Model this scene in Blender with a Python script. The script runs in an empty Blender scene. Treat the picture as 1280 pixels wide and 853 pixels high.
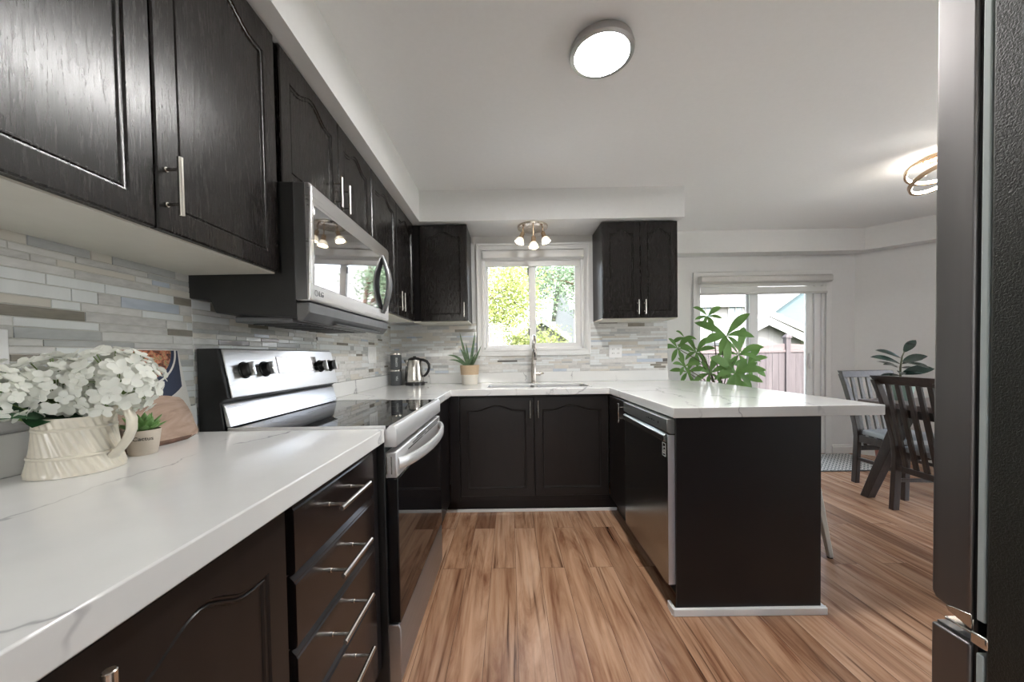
import bpy, bmesh, math, random
from mathutils import Vector, Matrix
from mathutils.geometry import tessellate_polygon
R = math.radians
PI = math.pi
sc = bpy.context.scene
COL = sc.collection

# ------------------------------------------------------------------ camera
cam_d = bpy.data.cameras.new('camera')
cam = bpy.data.objects.new('camera', cam_d)
COL.objects.link(cam)
F_PX, CX, CY = 448.2, 634.4, 455.0
cam_d.sensor_fit = 'HORIZONTAL'
cam_d.sensor_width = 36.0
cam_d.lens = 36.0 * F_PX / 1280
cam_d.shift_x = (640 - CX) / 1280
cam_d.shift_y = (CY - 426.5) / 1280
cam_d.clip_start = 0.02
cam_d.clip_end = 300
cam.matrix_world = (Matrix.Translation((0, 0, 1.145)) @ Matrix.Rotation(0.0059, 4, 'Z')
                    @ Matrix.Rotation(PI / 2 - 0.0219, 4, 'X') @ Matrix.Rotation(-0.0161, 4, 'Z'))
sc.camera = cam

# ------------------------------------------------------------------ colour management, sky, sun
sc.view_settings.view_transform = 'Standard'
sc.view_settings.look = 'None'
sc.view_settings.gamma = 1.0
sc.view_settings.use_curve_mapping = False
sc.view_settings.exposure = 2.05
LAMP, SPOT, RING = 60.0, 0.30, 14.0          # emission of the three ceiling fittings
SKY, SUN = 0.50, 2.2
w = bpy.data.worlds.new('world')
sc.world = w
w.use_nodes = True
nt = w.node_tree
sky = nt.nodes.new('ShaderNodeTexSky')
sky.sky_type = 'NISHITA'
sky.sun_disc = False
sky.sun_elevation = R(48)
sky.sun_rotation = R(168)
sky.air_density = 1.0
sky.dust_density = 2.5
bg = nt.nodes['Background']
hs = nt.nodes.new('ShaderNodeHueSaturation')
hs.inputs['Saturation'].default_value = .45
nt.links.new(sky.outputs[0], hs.inputs['Color'])
nt.links.new(hs.outputs[0], bg.inputs[0])
bg.inputs[1].default_value = SKY
sun_d = bpy.data.lights.new('sun', 'SUN')
sun_d.energy = SUN
sun_d.angle = R(0.6)
sun_d.color = (1, .96, .9)
sun = bpy.data.objects.new('sun', sun_d)
COL.objects.link(sun)
sun.location = (6, -8, 12)
sun.rotation_euler = Vector((.15, -.7, .8)).to_track_quat('Z', 'Y').to_euler()


def portal(name, loc, rot, sx, sy):
    d = bpy.data.lights.new(name, 'AREA')
    d.shape = 'RECTANGLE'
    d.size, d.size_y = sx, sy
    d.cycles.is_portal = True
    o = bpy.data.objects.new(name, d)
    COL.objects.link(o)
    o.location = loc
    o.rotation_euler = rot


portal('window_portal', (.21, 3.33, 1.6), (R(-90), 0, 0), .9, .85)
portal('door_portal', (2.82, 4.16, 1.0), (R(-90), 0, 0), 1.4, 2.0)
portal('rear_portal', (-.5, -2.66, 1.55), (R(90), 0, 0), .8, 1.0)  # this and the next two serve the added unseen windows
portal('left_portal', (-1.22, -1.6, 1.2), (0, R(-90), 0), 1.9, 1.5)
portal('side_portal', (4.86, 1.5, 1.22), (0, R(90), 0), 1.9, 2.5)


# ------------------------------------------------------------------ materials
def mat(name, col, rough=.5, metal=0.0, coat=0.0, emit=None, es=0.0, trans=0.0, spec=.5, sheen=0.0):
    m = bpy.data.materials.new(name)
    m.use_nodes = True
    b = m.node_tree.nodes['Principled BSDF']
    b.inputs['Base Color'].default_value = (*col, 1)
    b.inputs['Roughness'].default_value = rough
    b.inputs['Metallic'].default_value = metal
    b.inputs['Coat Weight'].default_value = coat
    b.inputs['Coat Roughness'].default_value = .08
    b.inputs['Specular IOR Level'].default_value = spec
    b.inputs['Transmission Weight'].default_value = trans
    b.inputs['Sheen Weight'].default_value = sheen
    if emit:
        b.inputs['Emission Color'].default_value = (*emit, 1)
        b.inputs['Emission Strength'].default_value = es
    return m


def nodes(m):
    return m.node_tree.nodes, m.node_tree.links, m.node_tree.nodes['Principled BSDF']


def N(m, t, **k):
    n = m.node_tree.nodes.new(t)
    for a, v in k.items():
        setattr(n, a, v)
    return n


def noise(m, scale, detail=4, rough=.5, dist=0.0, sc3=(1, 1, 1), rot=(0, 0, 0)):
    tc = N(m, 'ShaderNodeTexCoord')
    mp = N(m, 'ShaderNodeMapping')
    mp.inputs['Scale'].default_value = sc3
    mp.inputs['Rotation'].default_value = rot
    m.node_tree.links.new(tc.outputs['Object'], mp.inputs[0])
    n = N(m, 'ShaderNodeTexNoise')
    n.inputs['Scale'].default_value = scale
    n.inputs['Detail'].default_value = detail
    n.inputs['Roughness'].default_value = rough
    n.inputs['Distortion'].default_value = dist
    m.node_tree.links.new(mp.outputs[0], n.inputs['Vector'])
    return n


def ramp(m, src, stops):
    r = N(m, 'ShaderNodeValToRGB')
    e = r.color_ramp.elements
    while len(e) < len(stops):
        e.new(.5)
    for k, (p, c) in enumerate(stops):
        e[k].position = p
        e[k].color = (*c, 1) if len(c) == 3 else c
    m.node_tree.links.new(src, r.inputs[0])
    return r


def bump(m, src, strength=.2, dist=.002, target=None):
    b = N(m, 'ShaderNodeBump')
    b.inputs['Strength'].default_value = strength
    b.inputs['Distance'].default_value = dist
    m.node_tree.links.new(src, b.inputs['Height'])
    m.node_tree.links.new(b.outputs[0], (target or m.node_tree.nodes['Principled BSDF']).inputs['Normal'])
    return b


def varied(name, c1, c2, scale, rough=.5, sc3=(1, 1, 1), bs=0.0, bd=.001, **k):
    m = mat(name, c1, rough, **k)
    n = noise(m, scale, 5, .6, .3, sc3)
    r = ramp(m, n.outputs[0], [(.3, c1), (.7, c2)])
    m.node_tree.links.new(r.outputs[0], nodes(m)[2].inputs['Base Color'])
    if bs:
        bump(m, n.outputs[0], bs, bd)
    return m


M = {}
M['wall'] = varied('wall_paint', (.77, .77, .765), (.79, .79, .785), 30, .6, bs=.03)
M['ceiling'] = varied('ceiling_paint', (.84, .84, .835), (.86, .86, .855), 40, .7, bs=.05)
M['white'] = varied('white_trim_paint', (.80, .80, .79), (.82, .82, .81), 20, .32)
M['vinyl'] = mat('white_vinyl', (.82, .82, .82), .3)
M['under'] = varied('cream_melamine', (.62, .60, .53), (.68, .66, .59), 6, .45)
# espresso wood: dark paint over visible grain
m = mat('espresso_wood', (.012, .009, .008), .3, spec=.5)
n = noise(m, 15, 6, .7, .35, (14, 14, 1.15))
r = ramp(m, n.outputs[0], [(.25, (.004, .0032, .003)), (.75, (.012, .009, .008))])
m.node_tree.links.new(r.outputs[0], nodes(m)[2].inputs['Base Color'])
r2 = ramp(m, n.outputs[0], [(.2, (.19,) * 3), (.8, (.33,) * 3)])
m.node_tree.links.new(r2.outputs[0], nodes(m)[2].inputs['Roughness'])
bump(m, n.outputs[0], .30, .0016)
M['espresso'] = m
M['espresso_smooth'] = varied('espresso_smooth', (.010, .008, .0075), (.014, .011, .010), 4, .34, (6, 6, 1), bs=.05, spec=.36)
M['espresso_gloss'] = varied('espresso_drawer', (.013, .009, .0085), (.017, .012, .011), 4, .24, bs=.02, spec=.5)
M['espresso_flat'] = varied('espresso_panel', (.009, .0075, .008), (.012, .010, .0105), 3, .36, bs=.02, spec=.36)
M['black'] = mat('black_plastic', (.008, .008, .008), .35)
M['blackmetal'] = varied('black_enamel', (.012, .012, .012), (.018, .018, .018), 20, .42)
M['blackglass'] = mat('black_glass', (.006, .006, .007), .03, spec=.6)
M['mirrorglass'] = mat('mirror_glass', (.42, .42, .43), .03, metal=1.0)


def steel(name, c, rough, sc3):
    m = mat(name, c, rough, metal=1.0)
    n = noise(m, 40, 3, .6, 0, sc3)
    r = ramp(m, n.outputs[0], [(.2, (rough * .8,) * 3), (.8, (rough * 1.25,) * 3)])
    m.node_tree.links.new(r.outputs[0], nodes(m)[2].inputs['Roughness'])
    return m


M['steel'] = steel('brushed_steel', (.70, .695, .69), .30, (1, .03, 6))
M['satin'] = steel('satin_steel', (.78, .775, .77), .46, (1, .03, 6))
M['satin'].node_tree.nodes['Principled BSDF'].inputs['Metallic'].default_value = .8
M['drawersteel'] = steel('drawer_steel', (.42, .42, .425), .42, (1, .03, 6))
M['steelside'] = steel('dark_grey_steel', (.20, .20, .205), .38, (1, 1, .05))
M['dwsteel'] = steel('dishwasher_steel', (.36, .38, .37), .20, (1, .03, 6))
M['nickel'] = steel('brushed_nickel', (.66, .63, .58), .22, (20, 20, 1))
M['faucetmetal'] = steel('faucet_nickel', (.50, .46, .42), .25, (20, 20, 1))
M['fridgesteel'] = steel('fridge_steel', (.20, .19, .186), .46, (.6, .6, .02))
m = mat('fridge_side', (.016, .0165, .013), .48, spec=.4)
n = noise(m, 300, 2, .5, .6)
bump(m, n.outputs[0], .55, .003)
M['fridgeside'] = m
M['gasket'] = mat('grey_gasket', (.36, .40, .39), .5)
# quartz with thin grey veins
m = mat('quartz', (.80, .80, .79), .12, spec=.5)
L = m.node_tree.links
n0 = noise(m, 2.2, 5, .6, .0, (1, 1, 1))
tcv = N(m, 'ShaderNodeTexCoord')
wv_ = N(m, 'ShaderNodeVectorMath', operation='MULTIPLY_ADD')
L.new(n0.outputs['Color'], wv_.inputs[0])
wv_.inputs[1].default_value = (.42, .42, .42)
L.new(tcv.outputs['Object'], wv_.inputs[2])
mpv = N(m, 'ShaderNodeMapping')
mpv.inputs['Rotation'].default_value = (0, 0, R(34))
mpv.inputs['Scale'].default_value = (2.3, .9, 1)
L.new(wv_.outputs[0], mpv.inputs[0])
n1 = N(m, 'ShaderNodeTexVoronoi', feature='DISTANCE_TO_EDGE')
n1.inputs['Scale'].default_value = 1.25
L.new(mpv.outputs[0], n1.inputs['Vector'])
v1 = ramp(m, n1.outputs['Distance'], [(0, (.50, .50, .52)), (.0045, (.60, .60, .62)), (.011, (.94, .94, .94)), (.028, (1, 1, 1))])
n2 = noise(m, 3.4, 3, .55, 0, (1, 1, 1))
v2 = ramp(m, n2.outputs[0], [(.43, (0, 0, 0)), (.54, (1, 1, 1))])
mx = N(m, 'ShaderNodeMix', data_type='RGBA')
L = m.node_tree.links
L.new(v2.outputs[0], mx.inputs[0])
mx.inputs[6].default_value = (1, 1, 1, 1)
L.new(v1.outputs[0], mx.inputs[7])
n3 = noise(m, 5, 4, .6)
cr = ramp(m, n3.outputs[0], [(.3, (.73, .73, .715)), (.7, (.78, .78, .765))])
mu = N(m, 'ShaderNodeMix', data_type='RGBA', blend_type='MULTIPLY')
mu.inputs[0].default_value = 1
L.new(cr.outputs[0], mu.inputs[6])
L.new(mx.outputs[2], mu.inputs[7])
L.new(mu.outputs[2], nodes(m)[2].inputs['Base Color'])
M['quartz'] = m
# laminate floor: boards run along Y
m = mat('laminate_floor', (.4, .25, .16), .27, spec=.45)
L = m.node_tree.links
tc = N(m, 'ShaderNodeTexCoord')
mp = N(m, 'ShaderNodeMapping')
mp.inputs['Rotation'].default_value = (0, 0, R(90))
L.new(tc.outputs['Object'], mp.inputs[0])


def brickn(bw, rh, mortar, c1, c2, off=.37):
    b = N(m, 'ShaderNodeTexBrick')
    b.offset = off
    b.inputs['Scale'].default_value = 1
    b.inputs['Brick Width'].default_value = bw
    b.inputs['Row Height'].default_value = rh
    b.inputs['Mortar Size'].default_value = mortar
    b.inputs['Mortar Smooth'].default_value = .1
    b.inputs['Color1'].default_value = c1
    b.inputs['Color2'].default_value = c2
    b.inputs['Mortar'].default_value = (.05, .03, .02, 1)
    L.new(mp.outputs[0], b.inputs['Vector'])
    return b


b1 = brickn(1.21, .131, .0009, (0, 0, 0, 1), (1, 1, 1, 1))
# per-board offset of the grain
ad = N(m, 'ShaderNodeVectorMath', operation='MULTIPLY_ADD')
L.new(b1.outputs['Color'], ad.inputs[0])
ad.inputs[1].default_value = (9.0, 5.0, 3.0)
L.new(tc.outputs['Object'], ad.inputs[2])
mg = N(m, 'ShaderNodeMapping')
mg.inputs['Scale'].default_value = (5.5, .62, 1)
L.new(ad.outputs[0], mg.inputs[0])
g1 = N(m, 'ShaderNodeTexNoise')
g1.inputs['Scale'].default_value = 1.5
g1.inputs['Detail'].default_value = 8
g1.inputs['Roughness'].default_value = .62
g1.inputs['Distortion'].default_value = 1.9
L.new(mg.outputs[0], g1.inputs['Vector'])
gr = ramp(m, g1.outputs[0], [(.24, (.12, .050, .026)), (.35, (.26, .126, .070)), (.47, (.41, .232, .138)), (.60, (.52, .32, .205)), (.8, (.60, .41, .285))])
g2 = N(m, 'ShaderNodeTexNoise')
mg2 = N(m, 'ShaderNodeMapping')
mg2.inputs['Scale'].default_value = (48, 1.7, 1)
L.new(ad.outputs[0], mg2.inputs[0])
g2.inputs['Scale'].default_value = 1
g2.inputs['Detail'].default_value = 5
g2.inputs['Distortion'].default_value = .5
L.new(mg2.outputs[0], g2.inputs['Vector'])
gr2 = ramp(m, g2.outputs[0], [(.28, (.22, .18, .16)), (.36, (.72, .69, .67)), (.47, (.95, .95, .95)), (.75, (1.08, 1.08, 1.08))])
mu = N(m, 'ShaderNodeMix', data_type='RGBA', blend_type='MULTIPLY')
mu.inputs[0].default_value = 1
L.new(gr.outputs[0], mu.inputs[6])
L.new(gr2.outputs[0], mu.inputs[7])
tint = ramp(m, b1.outputs['Color'], [(0, (.70, .66, .64)), (.5, (1.0, .97, .95)), (1, (1.14, 1.16, 1.2))])
mu2 = N(m, 'ShaderNodeMix', data_type='RGBA', blend_type='MULTIPLY')
mu2.inputs[0].default_value = 1
L.new(mu.outputs[2], mu2.inputs[6])
L.new(tint.outputs[0], mu2.inputs[7])
mm = N(m, 'ShaderNodeMix', data_type='RGBA')
L.new(b1.outputs['Fac'], mm.inputs[0])
L.new(mu2.outputs[2], mm.inputs[6])
mm.inputs[7].default_value = (.09, .055, .04, 1)
L.new(mm.outputs[2], nodes(m)[2].inputs['Base Color'])
bump(m, g2.outputs[0], .12, .0008)
M['floor'] = m
# mosaic
M['grout'] = varied('grout', (.55, .54, .50), (.60, .59, .55), 60, .8)
TILES = [
    (varied('tile_white_glass', (.74, .76, .76), (.80, .82, .82), 8, .07, (4, 4, 1), coat=.4), 20),
    (varied('tile_white_marble', (.62, .61, .59), (.74, .73, .71), 9, .22, (3, 3, 8)), 26),
    (varied('tile_grey_marble', (.50, .49, .48), (.66, .65, .63), 7, .24, (3, 3, 9)), 12),
    (varied('tile_cream', (.62, .58, .52), (.68, .65, .59), 9, .18), 11),
    (varied('tile_silver_grey', (.44, .45, .45), (.54, .55, .55), 9, .12, (2, 2, 6)), 7),
    (varied('tile_taupe_glass', (.22, .20, .165), (.30, .275, .235), 6, .06, (2, 2, 8), coat=.4), 2),
    (varied('tile_blue_glass', (.46, .52, .60), (.58, .63, .70), 5, .06, (2, 2, 8), coat=.4), 3),
    (varied('tile_dark_glass', (.10, .095, .09), (.17, .16, .145), 6, .06, (2, 2, 8), coat=.4), 1),
]
# glass panes: straight-through, so daylight passes without refraction noise
m = bpy.data.materials.new('window_glass')
m.use_nodes = True
nt = m.node_tree
nt.nodes.clear()
o_ = nt.nodes.new('ShaderNodeOutputMaterial')
t_ = nt.nodes.new('ShaderNodeBsdfTransparent')
g_ = nt.nodes.new('ShaderNodeBsdfGlossy')
g_.inputs['Roughness'].default_value = .01
f_ = nt.nodes.new('ShaderNodeFresnel')
f_.inputs[0].default_value = 1.35
x_ = nt.nodes.new('ShaderNodeMixShader')
nt.links.new(f_.outputs[0], x_.inputs[0])
nt.links.new(t_.outputs[0], x_.inputs[1])
nt.links.new(g_.outputs[0], x_.inputs[2])
nt.links.new(x_.outputs[0], o_.inputs[0])
M['glass'] = m
M['lamp'] = mat('lamp_diffuser', (.9, .9, .9), .4, emit=(1, .985, .965), es=LAMP)
M['lamprim'] = mat('lamp_rim', (.42, .41, .40), .35, metal=.7)
M['shade'] = mat('frosted_shade', (.9, .85, .75), .4, emit=(1, .86, .62), es=SPOT)
M['bulb'] = mat('warm_bulb', (.9, .9, .85), .4, emit=(1, .86, .66), es=30.0)
M['ring'] = mat('led_strip', (.9, .9, .85), .4, emit=(1, .96, .90), es=RING)
M['brass'] = steel('satin_champagne', (.62, .45, .30), .22, (1, 1, 1))
M['champ'] = steel('satin_nickel_warm', (.62, .55, .48), .25, (1, 1, 1))
M['cord'] = mat('beige_fabric', (.5, .45, .38), .9)


def leafmat(name, c1, c2):
    m = varied(name, c1, c2, 2.0, .6)
    bs = nodes(m)[2]
    tr = N(m, 'ShaderNodeBsdfTranslucent')
    tr.inputs[0].default_value = (*c2, 1)
    mx_ = N(m, 'ShaderNodeMixShader')
    mx_.inputs[0].default_value = .35
    o = m.node_tree.nodes['Material Output']
    L = m.node_tree.links
    L.new(bs.outputs[0], mx_.inputs[1])
    L.new(tr.outputs[0], mx_.inputs[2])
    L.new(mx_.outputs[0], o.inputs[0])
    return m


# ------------------------------------------------------------------ mesh helpers
class MB:
    def __init__(self):
        self.bm = bmesh.new()
        self.mi = 0

    def _f(self, vs):
        try:
            f = self.bm.faces.new(vs)
            f.material_index = self.mi
            return f
        except ValueError:
            return None

    def box(self, x0, x1, y0, y1, z0, z1, mtx=None):
        P = [Vector((x, y, z)) for z in (z0, z1) for y in (y0, y1) for x in (x0, x1)]
        if mtx:
            P = [mtx @ p for p in P]
        v = [self.bm.verts.new(p) for p in P]
        for q in ((0, 2, 3, 1), (4, 5, 7, 6), (0, 1, 5, 4), (2, 6, 7, 3), (0, 4, 6, 2), (1, 3, 7, 5)):
            self._f([v[i] for i in q])
        return self

    def prism(self, pts, off):
        """closed polygon of 3D points extruded by vector off"""
        off = Vector(off)
        a = [self.bm.verts.new(Vector(p)) for p in pts]
        b = [self.bm.verts.new(Vector(p) + off) for p in pts]
        self._f(a[::-1])
        self._f(b)
        n = len(pts)
        for i in range(n):
            self._f([a[i], a[(i + 1) % n], b[(i + 1) % n], b[i]])
        return self

    def loft(self, rings, cap=True, closed=True):
        vr = [[self.bm.verts.new(Vector(p)) for p in r] for r in rings]
        n = len(vr[0])
        for a, b in zip(vr, vr[1:]):
            for i in range(n if closed else n - 1):
                self._f([a[i], a[(i + 1) % n], b[(i + 1) % n], b[i]])
        if cap:
            self._f(vr[0][::-1])
            self._f(vr[-1])
        return self

    def cyl(self, p0, p1, r0, r1=None, seg=20, cap=True):
        return self.tube([p0, p1], [r0, r0 if r1 is None else r1], seg, cap)

    def tube(self, pts, rad, seg=12, cap=True, flat=None):
        pts = [Vector(p) for p in pts]
        if not isinstance(rad, (list, tuple)):
            rad = [rad] * len(pts)
        rings = []
        ref = None
        for i, p in enumerate(pts):
            t = (pts[min(i + 1, len(pts) - 1)] - pts[max(i - 1, 0)]).normalized()
            if ref is None:
                ref = Vector((0, 0, 1)) if abs(t.z) < .9 else Vector((1, 0, 0))
            a = (ref - t * ref.dot(t)).normalized()
            b = t.cross(a)
            ref = a
            ka, kb = (1, 1) if not flat else flat
            rings.append([p + (a * math.cos(2 * PI * k / seg) * ka + b * math.sin(2 * PI * k / seg) * kb) * rad[i] for k in range(seg)])
        return self.loft(rings, cap)

    def lathe(self, prof, c=(0, 0, 0), seg=32, mtx=None, cap=True, sq=None):
        rings = []
        for r, z in prof:
            ring = []
            for k in range(seg):
                a = 2 * PI * k / seg
                p = Vector((c[0] + r * math.cos(a) * (sq[0] if sq else 1), c[1] + r * math.sin(a) * (sq[1] if sq else 1), c[2] + z))
                ring.append(mtx @ p if mtx else p)
            rings.append(ring)
        return self.loft(rings, cap)

    def poly(self, pts):
        self._f([self.bm.verts.new(Vector(p)) for p in pts])
        return self

    def build(self, name, material, parent=None, bevel=0.0, smooth=35, local=False, seg=2, fixn=True):
        bm = self.bm
        bmesh.ops.remove_doubles(bm, verts=bm.verts, dist=1e-6)
        if fixn:
            bmesh.ops.recalc_face_normals(bm, faces=bm.faces)
        if smooth:
            lim = R(smooth)
            for f in bm.faces:
                f.smooth = True
            for e in bm.edges:
                e.smooth = e.is_manifold and e.calc_face_angle(0) < lim
        if parent is None:
            if local:
                loc = Vector((0, 0, 0))
            else:
                xs = [v.co for v in bm.verts]
                loc = Vector(((min(p.x for p in xs) + max(p.x for p in xs)) / 2, (min(p.y for p in xs) + max(p.y for p in xs)) / 2, min(p.z for p in xs)))
        else:
            r = parent
            while r.parent:
                r = r.parent
            loc = Vector((0, 0, 0)) if local else r.location.copy()
        if loc.length > 0:
            bmesh.ops.translate(bm, verts=bm.verts, vec=-loc)
        me = bpy.data.meshes.new(name)
        bm.to_mesh(me)
        bm.free()
        o = bpy.data.objects.new(name, me)
        COL.objects.link(o)
        for mm_ in (material if isinstance(material, list) else [material]):
            me.materials.append(mm_)
        if parent is None:
            o.location = loc
        else:
            o.parent = parent
        if bevel:
            bv = o.modifiers.new('bevel', 'BEVEL')
            bv.width = bevel
            bv.segments = seg
            bv.limit_method = 'ANGLE'
            bv.angle_limit = R(40)
        return o


def thing(name, label, cat, loc, rz=0, group=None):
    o = bpy.data.objects.new(name, None)
    o.empty_display_size = .05
    COL.objects.link(o)
    o.location = loc
    o.rotation_euler = (0, 0, rz)
    return tag(o, label, cat, group)


def tag(o, label, cat, group=None):
    o['label'] = label
    o['category'] = cat
    if group:
        o['group'] = group
    return o


def struct(o, label=None):
    o['kind'] = 'structure'
    if label:
        o['label'] = label
    return o


def box(name, material, b, parent=None, bevel=0.0, seg=2):
    return MB().box(*b).build(name, material, parent, bevel, seg=seg)


def dup(root, loc, rz, label, group=None):
    r = root.copy()
    COL.objects.link(r)
    r.location = loc
    r.rotation_euler = (0, 0, rz)
    r['label'] = label
    if group:
        r['group'] = group
    for ch in list(root.children):
        c = ch.copy()
        COL.objects.link(c)
        c.parent = r
        for g in ch.children:
            d = g.copy()
            COL.objects.link(d)
            d.parent = c
    return r


def text(name, s, size, mtx, material, parent, ext=.0006):
    cu = bpy.data.curves.new(name, 'FONT')
    cu.body = s
    cu.size = size
    cu.extrude = ext
    cu.align_x = 'CENTER'
    cu.align_y = 'CENTER'
    cu.materials.append(material)
    tmp = bpy.data.objects.new(name, cu)
    COL.objects.link(tmp)
    me = bpy.data.meshes.new_from_object(tmp.evaluated_get(bpy.context.evaluated_depsgraph_get()))
    bpy.data.objects.remove(tmp)
    o = bpy.data.objects.new(name, me)
    COL.objects.link(o)
    o.parent = parent
    r = parent
    while r.parent:
        r = r.parent
    o.matrix_basis = Matrix.Translation(-r.location) @ mtx
    return o


def basis(o, x, y, z):
    """matrix whose axes are x (text right), y (text up), z (out of the surface)"""
    x, y, z, o = Vector(x), Vector(y), Vector(z), Vector(o)
    return Matrix(((x.x, y.x, z.x, o.x), (x.y, y.y, z.y, o.y), (x.z, y.z, z.z, o.z), (0, 0, 0, 1)))


# ------------------------------------------------------------------ room shell
XL, YB, YD, ZC = -1.06, 3.185, 4.0, 2.4385      # left wall, back wall, dining wall, ceiling
CT, CB = .91, .865                              # worktop top and underside
XR_, YR_ = 4.75, -2.6
XRET = 1.40                                     # where the back wall ends
ang = [(3.83, 4.0), (4.75, 3.08)]               # 45 degree wall

struct(MB().box(-1.2, 4.9, -2.75, 4.15, -.12, 0).build('floor', M['floor'], smooth=0), 'brown wood-look laminate floor')
struct(MB().box(-1.2, 4.9, -2.75, 4.15, ZC, ZC + .12).build('ceiling', M['ceiling'], smooth=0), 'white painted ceiling')
struct(MB().box(XL - .14, XL, YR_ - .14, -2.4, 0, ZC).box(XL - .14, XL, -.8, YB + .14, 0, ZC).box(XL - .14, XL, -2.4, -.8, 0, .25).box(XL - .14, XL, -2.4, -.8, 2.2, ZC).build('wall_left', M['wall'], smooth=0))
WX0, WX1, WZ0, WZ1 = -.225, .66, 1.20, 2.075
b = MB()
b.box(XL, WX0, YB, YB + .14, 0, ZC).box(WX1, XRET, YB, YB + .14, 0, ZC)
b.box(WX0, WX1, YB, YB + .14, 0, WZ0).box(WX0, WX1, YB, YB + .14, WZ1, ZC)
struct(b.build('wall_back', M['wall'], smooth=0), 'back wall with the kitchen window')
struct(MB().box(XRET - .14, XRET, YB + .14, YD + .14, 0, ZC).build('wall_return', M['wall'], smooth=0))
DX0, DX1, DZ1 = 2.10, 3.50, 1.97
b = MB()
b.box(XRET, DX0, YD, YD + .14, 0, ZC).box(DX1, 3.83, YD, YD + .14, 0, ZC).box(DX0, DX1, YD, YD + .14, DZ1, ZC)
struct(b.build('wall_dining', M['wall'], smooth=0), 'dining wall with the sliding patio door')
struct(MB().prism([(3.83, 4.0, 0), (4.75, 3.08, 0), (4.85, 3.18, 0), (3.93, 4.1, 0)], (0, 0, ZC)).build('wall_angle', M['wall'], smooth=0))
struct(MB().box(XR_, XR_ + .12, -.2, .25, 0, ZC).box(XR_, XR_ + .12, 2.75, 3.08, 0, ZC).box(XR_, XR_ + .12, .25, 2.75, 0, .25).box(XR_, XR_ + .12, .25, 2.75, 2.2, ZC).build('wall_right', M['wall'], smooth=0))
struct(MB().box(.82, XR_, -.2, -.08, 0, ZC).box(.82, .94, YR_, -.2, 0, ZC).build('wall_fridge', M['wall'], smooth=0))
b = MB()
b.box(XL, -.9, YR_ - .14, YR_, 0, ZC).box(-.1, .94, YR_ - .14, YR_, 0, ZC).box(-.9, -.1, YR_ - .14, YR_, 0, 1.05).box(-.9, -.1, YR_ - .14, YR_, 2.05, ZC)
struct(b.build('wall_rear', M['wall'], smooth=0))
b = MB()
for (xa, xb, za, zb) in ((-.9, -.1, 1.05, 1.1), (-.9, -.1, 2.0, 2.05), (-.9, -.85, 1.1, 2.0), (-.15, -.1, 1.1, 2.0)):
    b.box(xa, xb, YR_ - .10, YR_ - .05, za, zb)
wr = struct(b.build('added_window_rear', M['vinyl'], bevel=.004))  # unseen window added behind the camera to let in fill daylight
struct(MB().box(-.85, -.15, YR_ - .08, YR_ - .074, 1.1, 2.0).build('pane', M['glass'], wr, smooth=0))
b = MB()
for (ya, yb, za, zb) in ((.25, 2.75, .25, .31), (.25, 2.75, 2.14, 2.2), (.25, .31, .31, 2.14), (2.69, 2.75, .31, 2.14), (1.47, 1.53, .31, 2.14)):
    b.box(XR_ + .03, XR_ + .09, ya, yb, za, zb)
wr = struct(b.build('added_window_side', M['vinyl'], bevel=.004))  # unseen window added in the right wall to brighten the dining area
struct(MB().box(XR_ + .055, XR_ + .06, .31, 2.69, .31, 2.14).build('pane', M['glass'], wr, smooth=0))

b = MB()
for (ya, yb, za, zb) in ((-2.4, -.8, .25, .31), (-2.4, -.8, 2.14, 2.2), (-2.4, -2.34, .31, 2.14), (-.86, -.8, .31, 2.14), (-1.63, -1.57, .31, 2.14)):
    b.box(XL - .10, XL - .04, ya, yb, za, zb)
wr = struct(b.build('added_window_left', M['vinyl'], bevel=.004))  # unseen window added left of the rear room for more ambient daylight
struct(MB().box(XL - .075, XL - .07, -2.34, -.86, .31, 2.14).build('pane', M['glass'], wr, smooth=0))

# bulkheads
ZB = 2.20
struct(MB().box(XL, -.684, YR_, YB, ZB, ZC).build('trim_1', M['wall'], smooth=0), 'white bulkhead above the left wall cabinets')
struct(MB().box(-.684, 1.372, 2.807, YB, ZB, ZC).build('trim_2', M['wall'], smooth=0), 'white bulkhead above the back wall cabinets')
d45 = (.17, .17)
struct(MB().prism([(XRET, 3.84, 2.205), (3.775, 3.84, 2.205), (4.75, 2.865, 2.205), (4.75, 3.08, 2.205), (3.83, 4.0, 2.205), (XRET, 4.0, 2.205)], (0, 0, ZC - 2.205)).build('trim_3', M['wall'], smooth=0), 'white bulkhead around the dining wall')
# baseboards
def base_run(name, p, q, n, h=.10, lab=None):
    p, q, n = Vector((*p, 0)), Vector((*q, 0)), Vector((*n, 0))
    prof = [(.001, 0), (.014, 0), (.014, h * .72), (.009, h * .8), (.008, h * .93), (.001, h)]
    b = MB()
    b.loft([[p + n * a + Vector((0, 0, z)) for a, z in prof], [q + n * a + Vector((0, 0, z)) for a, z in prof]])
    return struct(b.build(name, M['white'], smooth=0), lab)


base_run('baseboard_dining', (3.58, 4.0), (3.825, 4.0), (0, -1))
base_run('baseboard_angle', (3.83, 3.995), (4.74, 3.085), (-.7071, -.7071))
box_ = struct(MB().box(-.485, .77, 2.605, 2.617, 0, .022).build('baseboard_sink', M['white'], bevel=.003), 'white strip along the foot of the sink cabinet')
b = MB().box(.695, 1.36, 1.535, 1.549, 0, .032).box(.695, .709, 1.549, 1.60, 0, .032).box(1.346, 1.36, 1.549, 1.62, 0, .032)
struct(b.build('baseboard_peninsula', M['white'], bevel=.003), 'white strip along the foot of the peninsula end panel')


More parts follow.
